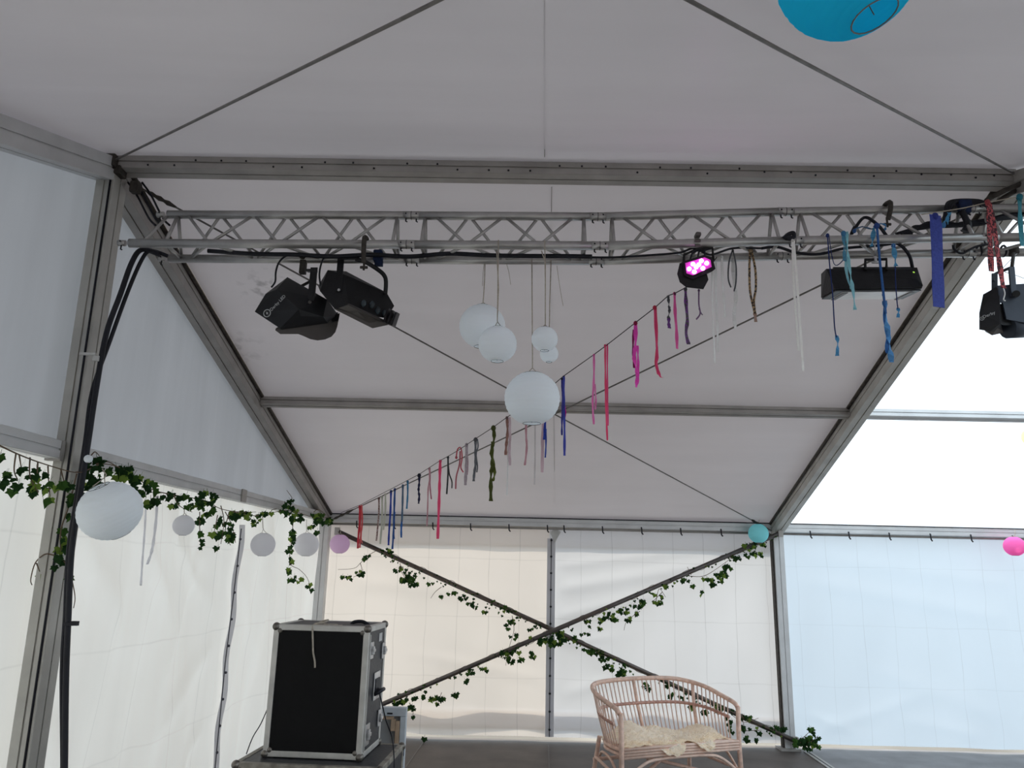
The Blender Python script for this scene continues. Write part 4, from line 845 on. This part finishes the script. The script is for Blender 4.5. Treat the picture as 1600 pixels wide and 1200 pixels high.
ivy('ivy strand with big leaves under the gable beam, left of post', [[(-12, 690), (20, 706), (60, 722), (110, 737), (128, 738)], [(25, 708), (22, 735), (28, 750)], [(47, 715), (47, 745), (60, 770)], [(59, 722), (58, 745)], [(75, 728), (76, 750), (78, 775)], [(95, 733), (100, 752)], [(30, 711), (33, 730)]],
    [(15, 757, 14, 11, 7), (8, 737, 9, 6, 3), (28, 733, 10, 4, 3), (55, 742, 15, 8, 6), (52, 764, 12, 10, 6), (72, 780, 8, 5, 2), (86, 754, 12, 8, 4), (108, 760, 9, 6, 3), (2, 712, 3, 4, 2), (75, 765, 8, 4, 2)], lambda x, y, j: atx(x, y, XL+.17+.03*j), 19, .35)
ivy('ivy bunch round gable post and the big white lantern', [[(118, 738), (135, 735), (160, 725), (190, 732), (225, 755), (245, 770)], [(120, 740), (108, 790), (95, 830), (97, 870), (108, 890), (117, 930), (115, 950)], [(85, 868), (70, 866), (55, 880), (48, 905), (50, 914)], [(57, 880), (62, 893)], [(140, 715), (148, 706), (155, 712)], [(150, 725), (170, 722), (190, 735)]],
    [(140, 748, 17, 18, 18), (150, 728, 16, 12, 9), (118, 780, 13, 16, 9), (110, 808, 9, 10, 4), (98, 836, 12, 8, 4), (100, 856, 8, 8, 4), (92, 874, 6, 8, 3), (105, 902, 5, 4, 1), (82, 886, 4, 4, 1), (200, 742, 20, 12, 15), (228, 762, 14, 14, 12), (235, 784, 11, 8, 7), (215, 752, 12, 12, 6), (178, 737, 12, 6, 5), (62, 895, 3, 4, 1)], lambda x, y, j: at(x, y, 3.78+.05*j+max(0, x-150)*.006), 18, .3)
ivy('leafy ivy clusters along the gable beam before laced seam', [[(245, 768), (280, 775), (320, 782), (345, 795), (375, 800), (400, 800)], [(312, 800), (312, 830), (314, 858)], [(345, 790), (350, 815), (345, 850)], [(352, 800), (362, 820), (368, 848)], [(272, 775), (280, 790), (300, 800)], [(340, 805), (335, 830)], [(358, 800), (352, 830), (360, 852)]],
    [(262, 775, 12, 4, 6), (285, 778, 10, 4, 6), (272, 788, 8, 4, 4), (320, 778, 16, 10, 22), (322, 795, 14, 12, 16), (312, 812, 5, 9, 6), (314, 842, 3, 16, 7), (350, 820, 14, 14, 10), (352, 838, 12, 8, 9), (338, 836, 8, 6, 4), (360, 840, 9, 6, 5), (340, 856, 6, 4, 2), (366, 803, 8, 6, 5), (300, 790, 8, 6, 4)], PG, 13, .3)
ivy('ivy clusters and dangling strand near the back left corner', [[(365, 800), (400, 806), (430, 800), (455, 798), (490, 808), (520, 808)], [(458, 815), (455, 850), (453, 880), (468, 890), (480, 903), (485, 920)], [(440, 792), (452, 784), (456, 778), (448, 766)], [(490, 800), (498, 796), (510, 805)], [(432, 795), (425, 797), (420, 805)]],
    [(385, 804, 16, 8, 15), (400, 812, 8, 8, 6), (372, 806, 8, 8, 5), (415, 803, 12, 4, 7), (448, 795, 12, 10, 14), (460, 808, 12, 10, 16), (455, 785, 5, 5, 3), (470, 812, 6, 4, 4), (497, 808, 12, 9, 16), (508, 815, 10, 8, 8), (486, 824, 6, 3, 3), (492, 832, 5, 3, 3), (456, 840, 4, 14, 10), (453, 865, 4, 14, 8), (449, 890, 4, 5, 3), (458, 905, 7, 6, 5), (470, 908, 5, 4, 3), (481, 913, 4, 4, 3), (484, 922, 2, 2, 1)], PG, 10.5, .25)
def along(a, b, t): return (a[0]+(b[0]-a[0])*t, a[1]+(b[1]-a[1])*t)
a1, a2 = (527, 830), (1243, 1158); b1_, b2_ = (524, 1132), (1219, 833)
ivy('ivy trailing from corner post along upper left brace bar', [[(528, 831), along(a1, a2, .12), along(a1, a2, .25), along(a1, a2, .36), along(a1, a2, .47)], [(595, 857), (575, 868), (563, 880), (553, 888), (528, 890)], [(563, 880), (565, 893), (552, 902)], [(625, 880), (628, 895), (640, 912)], [(690, 917), (680, 925), (673, 935)], [(800, 962), (803, 985), (796, 1010), (790, 1040)]],
    [(572, 871, 8, 4, 4), (603, 862, 10, 5, 8), (560, 895, 8, 7, 8), (545, 903, 8, 3, 4), (533, 899, 6, 3, 3), (622, 889, 7, 5, 6), (640, 900, 12, 8, 20), (645, 912, 8, 4, 8), (628, 908, 7, 6, 6), (672, 912, 5, 3, 2), (690, 931, 5, 4, 4), (706, 927, 6, 4, 4), (725, 932, 10, 5, 8), (735, 941, 6, 5, 5), (745, 948, 6, 4, 3), (759, 955, 4, 4, 4), (788, 952, 8, 5, 7), (800, 970, 7, 6, 6), (792, 979, 5, 4, 4), (803, 995, 6, 6, 5), (829, 983, 4, 3, 3), (830, 995, 4, 3, 2)], PB, 8.5, .15, trail=(along(a1, a2, .10), along(a1, a2, .46), 75))
ivy('ivy trailing along upper right brace bar to the aqua lantern', [[along(b1_, b2_, .50), along(b1_, b2_, .6), along(b1_, b2_, .72), along(b1_, b2_, .85), along(b1_, b2_, .985)], [(1075, 900), (1100, 900), (1125, 885), (1145, 870)], [(1080, 898), (1074, 886)], [(1000, 955), (980, 970), (975, 985)], [(1035, 925), (1020, 940)], [(1025, 940), (1030, 920), (1040, 933)]],
    [(915, 990, 8, 5, 3), (940, 970, 8, 6, 5), (952, 962, 9, 6, 9), (920, 975, 4, 6, 4), (938, 982, 5, 4, 3), (975, 955, 10, 5, 10), (990, 957, 6, 4, 4), (984, 968, 6, 4, 5), (962, 965, 5, 5, 3), (995, 945, 10, 6, 7), (1005, 938, 8, 4, 4), (1028, 941, 8, 5, 10), (1030, 932, 5, 3, 3), (1018, 928, 5, 3, 3), (1040, 914, 5, 3, 3), (1070, 907, 8, 3, 4), (1082, 914, 5, 4, 3), (1108, 905, 9, 6, 10), (1113, 913, 5, 5, 4), (1127, 897, 10, 8, 14), (1128, 908, 5, 4, 4), (1138, 888, 8, 7, 9), (1147, 870, 6, 6, 6), (1166, 869, 4, 3, 2), (1180, 864, 7, 4, 5), (1190, 866, 4, 5, 3), (1172, 853, 9, 3, 8), (1188, 849, 9, 3, 6), (1208, 839, 6, 4, 4), (1098, 926, 4, 5, 3)], PB, 9, .35, trail=(along(b1_, b2_, .52), along(b1_, b2_, .97), 70))
ivy('ivy trailing along lower left brace bar behind the case', [[along(b1_, b2_, .13), along(b1_, b2_, .25), along(b1_, b2_, .37), along(b1_, b2_, .49)], [(640, 1098), (645, 1110), (645, 1120)], [(690, 1082), (684, 1100)]],
    [(618, 1097, 8, 3, 5), (632, 1095, 8, 4, 6), (645, 1090, 6, 4, 4), (660, 1090, 6, 4, 4), (644, 1107, 6, 5, 5), (645, 1120, 3, 3, 2), (635, 1110, 3, 3, 2), (680, 1090, 8, 4, 6), (695, 1093, 5, 3, 4), (712, 1085, 8, 4, 5), (684, 1101, 3, 3, 2), (725, 1062, 8, 4, 4), (735, 1052, 8, 4, 5), (760, 1045, 8, 4, 4), (790, 1022, 8, 6, 12), (800, 1032, 8, 4, 7), (815, 1030, 5, 4, 4), (805, 1018, 8, 4, 6), (831, 1020, 5, 9, 6), (845, 1005, 5, 6, 5), (855, 1000, 10, 5, 9), (868, 1005, 10, 5, 9), (880, 998, 8, 5, 7), (875, 990, 6, 4, 6), (848, 996, 7, 5, 5)], PB, 9.5, .25, trail=(along(b1_, b2_, .14), along(b1_, b2_, .49), 60))
ivy('ivy trailing down lower right brace bar behind the loveseat', [[along(a1, a2, .49), along(a1, a2, .6), along(a1, a2, .75), along(a1, a2, .9), along(a1, a2, .99)], [(1130, 1105), (1160, 1128), (1185, 1122)], [(1160, 1115), (1162, 1135)], [(1160, 1142), (1190, 1141)]],
    [(900, 998, 5, 6, 4), (922, 1018, 8, 5, 10), (938, 1020, 10, 5, 10), (945, 1030, 8, 6, 8), (952, 1043, 8, 6, 8), (965, 1050, 8, 5, 6), (975, 1046, 6, 5, 5), (974, 1055, 4, 3, 2), (1008, 1070, 5, 4, 4), (1012, 1076, 4, 3, 2), (1045, 1072, 6, 5, 5), (1050, 1085, 6, 4, 4), (1065, 1090, 5, 6, 4), (1080, 1105, 6, 8, 5), (1100, 1112, 6, 6, 6), (1120, 1105, 8, 6, 6), (1140, 1125, 6, 9, 6), (1143, 1140, 4, 5, 4), (1165, 1122, 8, 5, 6), (1160, 1140, 7, 5, 5), (1168, 1155, 5, 5, 4), (1181, 1157, 3, 3, 2), (1185, 1143, 3, 3, 2), (1211, 1137, 6, 3, 5), (1225, 1140, 6, 3, 5)], PB, 9.5, .15, trail=(along(a1, a2, .5), along(a1, a2, .97), 75))
ivy('ivy tuft at the foot of the right wall post', [[(1246, 1158), (1258, 1150), (1268, 1140)], [(1250, 1160), (1265, 1160), (1278, 1150)]],
    [(1250, 1158, 9, 8, 12), (1262, 1162, 12, 9, 18), (1272, 1152, 8, 8, 9), (1268, 1141, 6, 4, 4), (1275, 1165, 5, 5, 4)], lambda x, y, j: at(x, y, 8.5+.05*j), 11, .25)
o = thing('fallen_leaf', 'single green ivy leaf lying at foot of back wall', 'leaf', at(663, 1158, 8.55), None)
put_leaf(o, at(663, 1154, 8.55), .05, .2)

# ------------------------------------------------------------------ flight cases
def flight_case(lab, c, yaw, W, D, Hh, panel, edge, side, balls=.03, lid=False):
    """c: centre of the bottom; front looks to the camera"""
    ax = V((math.cos(yaw), math.sin(yaw), 0)); ay = V((-math.sin(yaw), math.cos(yaw), 0)); az = V((0, 0, 1)); X3 = (ax, ay, az)
    q = lambda x, y, z: V(c)+ax*x+ay*y+az*z
    root = thing('flight_case', lab, 'flight case', c)
    t = .012
    obj('front_panel', MB().box(q(0, -D/2+.010, Hh/2), (W-.02, .012, Hh-.02), X3), panel, root)
    for s_ in (-1, 1): obj('side_panel', MB().box(q(s_*(W/2-.010), 0, Hh/2), (.012, D-.02, Hh-.02), X3), side, root)
    obj('back_panel', MB().box(q(0, D/2-.01, Hh/2), (W-.02, .012, Hh-.02), X3), side, root)
    obj('top_panel', MB().box(q(0, 0, Hh-.008), (W-.02, D-.02, .012), X3), side, root)
    obj('bottom_panel', MB().box(q(0, 0, .008), (W-.02, D-.02, .012), X3), side, root)
    e = .030
    for sx_ in (-1, 1):
        for sy_ in (-1, 1):
            obj('edge_profile', MB().bevbox(q(sx_*(W/2-e/2), sy_*(D/2-.004), Hh/2), (e, .010, Hh), .003, X3).bevbox(q(sx_*(W/2-.004), sy_*(D/2-e/2), Hh/2), (.010, e, Hh), .003, X3), edge, root)
        for sz_ in (0, 1):
            z = e/2 if sz_ == 0 else Hh-e/2; zz = .004 if sz_ == 0 else Hh-.004
            obj('edge_profile', MB().bevbox(q(sx_*(W/2-.004), 0, z), (.010, D, e), .003, X3).bevbox(q(sx_*(W/2-e/2), 0, zz), (e, D, .010), .003, X3), edge, root)
    for sy_ in (-1, 1):
        for sz_ in (0, 1):
            z = e/2 if sz_ == 0 else Hh-e/2; zz = .004 if sz_ == 0 else Hh-.004
            obj('edge_profile', MB().bevbox(q(0, sy_*(D/2-.004), z), (W, .010, e), .003, X3).bevbox(q(0, sy_*(D/2-e/2), zz), (W, e, .010), .003, X3), edge, root)
    for sx_ in (-1, 1):
        for sy_ in (-1, 1):
            for z in (.012, Hh-.012):
                obj('ball_corner', MB().ball(q(sx_*(W/2-.010), sy_*(D/2-.010), z), balls, 14, 10).ball(q(sx_*(W/2-.035), sy_*(D/2-.002), z+(.02 if z < .1 else -.02)), balls*.62, 10, 8, (1, .5, 1)), M['ball_metal'], root)
    return root, q, X3
uc, uq, uX = flight_case('tall upright black flight case stacked on a wider one', (-1.075, 4.64, .745), math.radians(-3.5), .535, .42, .675, M['case_panel'], M['case_edge'], M['case_side'], .0225)
def latch(root, c, s_, X3):
    obj('latch', MB().bevbox(c, (.010, .075*s_, .10*s_), .003, X3).bevbox(c+X3[0]*.01, (.014, .03*s_, .05*s_), .004, X3).bevbox(c+X3[0]*.016, (.008, .05*s_, .018*s_), .003, X3), M['chrome'], root)
latch(uc, uq(.269, -.13, .545), .9, uX); latch(uc, uq(.269, -.12, .11), 1.1, uX); latch(uc, uq(.269, .15, .15), .9, uX); latch(uc, uq(.269, .155, .52), .9, uX)
hd = obj('handle_plate', MB().bevbox(uq(.268, .04, .34), (.008, .13, .15), .003, uX), M['chrome'], uc)
obj('grip', MB().tube([uq(.273, -.02, .30), uq(.300, .0, .315), uq(.300, .09, .315), uq(.273, .11, .30)], .011, 8).box(uq(.274, .04, .335), (.004, .1, .09), uX), M['rubber'], hd)
obj('sticker', MB().bevbox(uq(.2655, .08, .60), (.003, .07, .045), .0008, uX), M['sticker'], uc, label='white sticker on the case side')
obj('trim_rail', MB().box(uq(.267, -.165, .33), (.006, .014, .60), uX), M['case_edge'], uc)
obj('carry_strap', MB().tube(smooth_path([uq(.10, .02, .665), uq(.12, .02, .683), uq(.17, .02, .686), uq(.21, .02, .665)]), .010, 7), M['rubber'], uc)
c0 = [atz(366, 1189, .765), atz(604, 1203, .765), atz(629, 1164, .765)]
dx = (c0[1]-c0[0]); yaw2 = math.radians(-3); W2 = .775; D2 = .58
lcx = -1.06; lcy = 4.585
lc, lq, lX = flight_case('wide flight case with worn metal edges under the tall black one', (lcx, lcy, 0), yaw2, W2, D2, .741, M['case_side'], M['case_worn'], M['case_side'], .023)
latch(lc, lq(W2/2+.003, -.1, .6), 1, lX)
for s_ in (-1, 1):
    latch(lc, lq(W2/2+.003, .15*s_, .55), .9, lX)
# white cord lying on the case
tag(obj('cotton_cord', MB().tube(smooth_path([uq(.06, -.10, .672), uq(.02, -.12, .675), uq(.0, -.15, .674), uq(.03, -.17, .674), uq(-.03, -.19, .674), uq(-.05, -.206, .672), uq(-.046, -.212, .63), uq(-.040, -.212, .58), uq(-.034, -.212, .53), uq(-.022, -.213, .49), uq(-.018, -.212, .455)]), .0055, 6)
    .tube(smooth_path([uq(-.06, -.14, .673), uq(-.03, -.10, .69), uq(.01, -.13, .70), uq(0, -.17, .69), uq(-.05, -.18, .68), uq(-.02, -.14, .68), uq(.05, -.16, .674), uq(.1, -.15, .674)]), .005, 6), M['cord']), 'knotted off white cord hanging over the tall black flight case', 'cord')
tag(obj('thin_cable', MB().tube(smooth_path([P(421, 1100, 4.70), P(408, 1130, 4.62), P(395, 1152, 4.55), P(385, 1178, 4.46)]), .003, 5), M['rubber']), 'thin black cable left of the tall flight case', 'cable')
tag(obj('thin_cable', MB().tube(smooth_path([P(588, 1083, 4.75), P(593, 1085, 4.72), P(597, 1100, 4.70), P(603, 1125, 4.66), P(612, 1150, 4.62), P(615, 1172, 4.50), P(616, 1205, 4.42)]), .0036, 5), M['rubber']), 'thin black cable hanging right of the tall flight case', 'cable')
# framed board behind the cases
rb = P(634, 1150, 5.25); xR_ = rb.x; zt = P(600, 1104, 5.25).z
fb = thing('framed_board', 'white framed board seen from its back beside the flight cases', 'board', (xR_-.3, 5.25, 0))
for n_, c_, s_ in (('frame_rail', (xR_-.3, 5.25, zt-.026), (.6, .05, .052)), ('frame_rail', (xR_-.3, 5.25, .026), (.6, .05, .052)), ('frame_rail', (xR_-.019, 5.25, zt/2), (.038, .048, zt-.106)), ('frame_rail', (xR_-.581, 5.25, zt/2), (.038, .048, zt-.106))):
    obj(n_, MB().bevbox(c_, s_, .004), M['white_frame'], fb)
obj('backing', MB().box((xR_-.3, 5.262, zt/2), (.53, .008, zt-.1)), M['board'], fb)
obj('stretcher', MB().bevbox((xR_-.053, 5.237, zt/2-.02), (.026, .03, zt-.12), .003).bevbox((xR_-.081, 5.238, zt-.105), (.028, .028, .07), .003).bevbox((xR_-.3, 5.244, zt-.065), (.44, .012, .02), .003), M['wood'], fb, label='bare pine stretcher bars')
obj('cross_seam', MB().box((xR_-.3, 5.256, zt-.29), (.48, .004, .006)), M['plate'], fb)
obj('blue_tape', MB().bevbox((xR_-.022, 5.222, zt-.255), (.04, .012, .055), .004), M['velcro'], fb, label='scrap of dark blue tape')
obj('slot', MB().box((xR_-.105, 5.2245, zt-.036), (.035, .004, .010)), M['rubber'], fb)

# ------------------------------------------------------------------ rattan loveseat
TH = math.radians(24.3); LO = V((1.30, 6.57, 0))
LX = V((math.cos(TH), math.sin(TH), 0)); LY = V((-math.sin(TH), math.cos(TH), 0))
lv = lambda x, y, z: LO+LX*x+LY*y+V((0, 0, z))
ls_ = thing('rattan_loveseat', 'rattan loveseat with curved spindle back and sheepskin in front of back wall', 'loveseat', LO)
railp = [(-.57, -.01, .69), (-.575, .05, .725), (-.59, .25, .775), (-.56, .42, .81), (-.47, .545, .832), (-.30, .60, .845), (0, .625, .852), (.30, .60, .848), (.45, .53, .83), (.53, .38, .80), (.558, .20, .755), (.56, .04, .72), (.555, -.01, .69)]
rail = smooth_path([lv(*p) for p in railp], 8)
raill = smooth_path([V(p) for p in railp], 8)
obj('top_rail', MB().tube(rail, .0185, 10), M['rattan'], ls_)
for s_ in (-1, 1):
    obj('front_leg', MB().tube([lv(s_*.56, -.012, .695), lv(s_*.555, -.01, .42), lv(s_*.565, -.02, 0)], .0195, 10), M['rattan'], ls_)
    obj('back_leg', MB().tube([lv(s_*.44, .52, .43), lv(s_*.47, .55, .2), lv(s_*.50, .60, 0)], .018, 10), M['rattan'], ls_)
# seat hoop
def hoop(t, dy=0, k=1.0):                                       # half loop of the seat from left front to right front, t 0..1
    a = math.pi*(1-t); c_, s_ = math.cos(a), math.sin(a)
    return (.54*k*math.copysign(abs(c_)**.55, c_), dy+.50*k*abs(s_)**.6)
hp = [hoop(i/36) for i in range(37)]
obj('seat_hoop', MB().tube([lv(x, y, .425) for x, y in hp], .016, 8).tube([lv(x, y, .392) for x, y in hp], .014, 8), M['rattan'], ls_)
for k in range(4): obj('front_cane', MB().tube([lv(-.545, -.018-.004*(k == 1), .436-k*.020), lv(0, -.024, .440-k*.020), lv(.545, -.018, .436-k*.020)], .0105, 8), M['rattan_light'], ls_)
for k in range(22):
    y = .01+k*.022; xx = .53*(1-(max(0, y-.2)/.33)**3*.55)
    obj('seat_cane', MB().tube([lv(-xx, y, .432), lv(xx, y, .432)], .0095, 6), M['rattan_light'], ls_)
# spindles from hoop to rail
def resample(pts, n):
    ds = [0]
    for a, b in zip(pts, pts[1:]): ds.append(ds[-1]+(b-a).length)
    out = []; j = 0
    for i in range(n):
        d = ds[-1]*i/(n-1)
        while j < len(ds)-2 and ds[j+1] < d: j += 1
        out.append(pts[j].lerp(pts[j+1], (d-ds[j])/max(1e-9, ds[j+1]-ds[j])))
    return out
raill = resample(raill, 400); hoopl = resample([V((*hoop(i/200), .43)) for i in range(201)], 400)
RL = len(raill)
mids = []
for i in range(44):
    t = (i+.5)/44; a = raill[min(RL-1, int((.055+.89*t)*(RL-1)))]; b = hoopl[int((.03+.94*t)*399)]; big = i in (21, 34)
    m_ = b.lerp(a, .55); mids.append(m_)
    obj('back_post' if big else 'spindle', MB().tube([lv(*b), lv(*(b.lerp(a, .5)+V((0, .012, 0)))), lv(*a)], .0145 if big else .0052, 8 if big else 6), M['rattan'] if big else M['rattan_light'], ls_)
bind = [lv(*(q+V((0, -.004, 0)))) for q in mids]
obj('woven_band', MB().tube(smooth_path(bind, 3), .0125, 7), M['rattan_dark'], ls_, label='darker band woven through the spindles')
for i, q in enumerate(mids):
    obj('binding', MB().ball(lv(*q), .0155, 7, 5, (.55, .8, 1)), M['rattan_light'], ls_)
bk = MB()
obj('apron_arch', MB().tube(smooth_path([lv(-.55, -.012, .19), lv(-.45, -.015, .27), lv(-.33, -.016, .335), lv(-.2, -.016, .352), lv(0, -.016, .356), (lv(.2, -.016, .352)), lv(.33, -.016, .335), lv(.45, -.015, .27), lv(.55, -.012, .19)]), .0125, 8), M['rattan_light'], ls_)
for s_ in (-1, 1):
    obj('side_stretcher', MB().tube([lv(s_*.56, -.01, .22), lv(s_*.47, .54, .27)], .012, 8), M['rattan'], ls_)
    obj('cross_stretcher', MB().tube([lv(s_*.56, -.01, .14), lv(0, .3, .26), lv(-s_*.1, .35, .27)], .0135, 8), M['rattan'], ls_)
    obj('side_arch', MB().tube(smooth_path([lv(s_*.557, .03, .22), lv(s_*.55, .15, .33), lv(s_*.54, .30, .36), lv(s_*.48, .45, .30)]), .011, 8), M['rattan'], ls_)
obj('back_stretcher', MB().tube([lv(-.48, .55, .25), lv(.48, .55, .25)], .015, 8), M['rattan'], ls_)
# sheepskin
def skin(u, v):
    x = (-.53+1.05*u)*(1-.12*v)
    y0 = .045+.012*math.sin(u*23)-.112*math.exp(-((u-.40)/.125)**4)-.108*math.exp(-((u-.69)/.105)**4)-.05*math.exp(-((u-.1)/.10)**4)
    y = y0+(.47-y0)*v
    h = .455+.022*math.sin(u*13+v*5)*math.sin(v*9+u*4)
    h += .085*math.exp(-((u-.24)/.13)**2-((v-.88)/.3)**2)+.05*math.exp(-((u-1.0)/.11)**2-((v-.62)/.34)**2)+.03*math.exp(-((u-.55)/.2)**2-((v-.9)/.3)**2)
    h += .006*math.sin(u*61+3*math.sin(v*17))*math.sin(v*37+2*math.sin(u*29))
    edge = min(1, 9*u, 9*(1-u), 7*v, 9*(1-v)); h -= .016*(1-edge)
    z = h
    if y < -.02: z = h-(-.02-y)*1.0; y = -.040-.022*math.sin(max(0, min(1, (-.02-y)/.09))*math.pi)**.6-.004*math.sin(u*70+z*90)
    return V((x+.012*math.sin(v*14), y, z))
sk = MB().grid(lambda u, v: lv(*skin(u, v)), 90, 60)
fz = tag(obj('sheepskin', sk, M['fleece'], origin=lv(0, .2, .44)), 'cream sheepskin draped over the rattan loveseat seat', 'sheepskin')
fu = MB()
for i in range(15000):
    u, v = rnd.random(), rnd.random()*(.22 if i % 3 == 0 else 1); p = skin(u, v)
    a = skin(min(1, u+.02), v)-p; b = skin(u, min(1, v+.02))-p; n_ = a.cross(b)
    if n_.length < 1e-9: continue
    n_.normalize(); n_ = V((n_.x, n_.y, n_.z)) if n_.z >= -.2 else -n_
    d = (n_*.8+V((rnd.uniform(-.8, .8), rnd.uniform(-.8, .2), rnd.uniform(-.9, .2)))).normalized()*rnd.uniform(.007, .017)
    w2 = V((rnd.uniform(-1, 1), rnd.uniform(-1, 1), 0)).normalized()*.0035
    fu.add([lv(*(p-w2)), lv(*(p+w2)), lv(*(p+d))], [(0, 1, 2)])
f_ = obj('wool', fu, M['fleece'], fz); f_['kind'] = 'stuff'
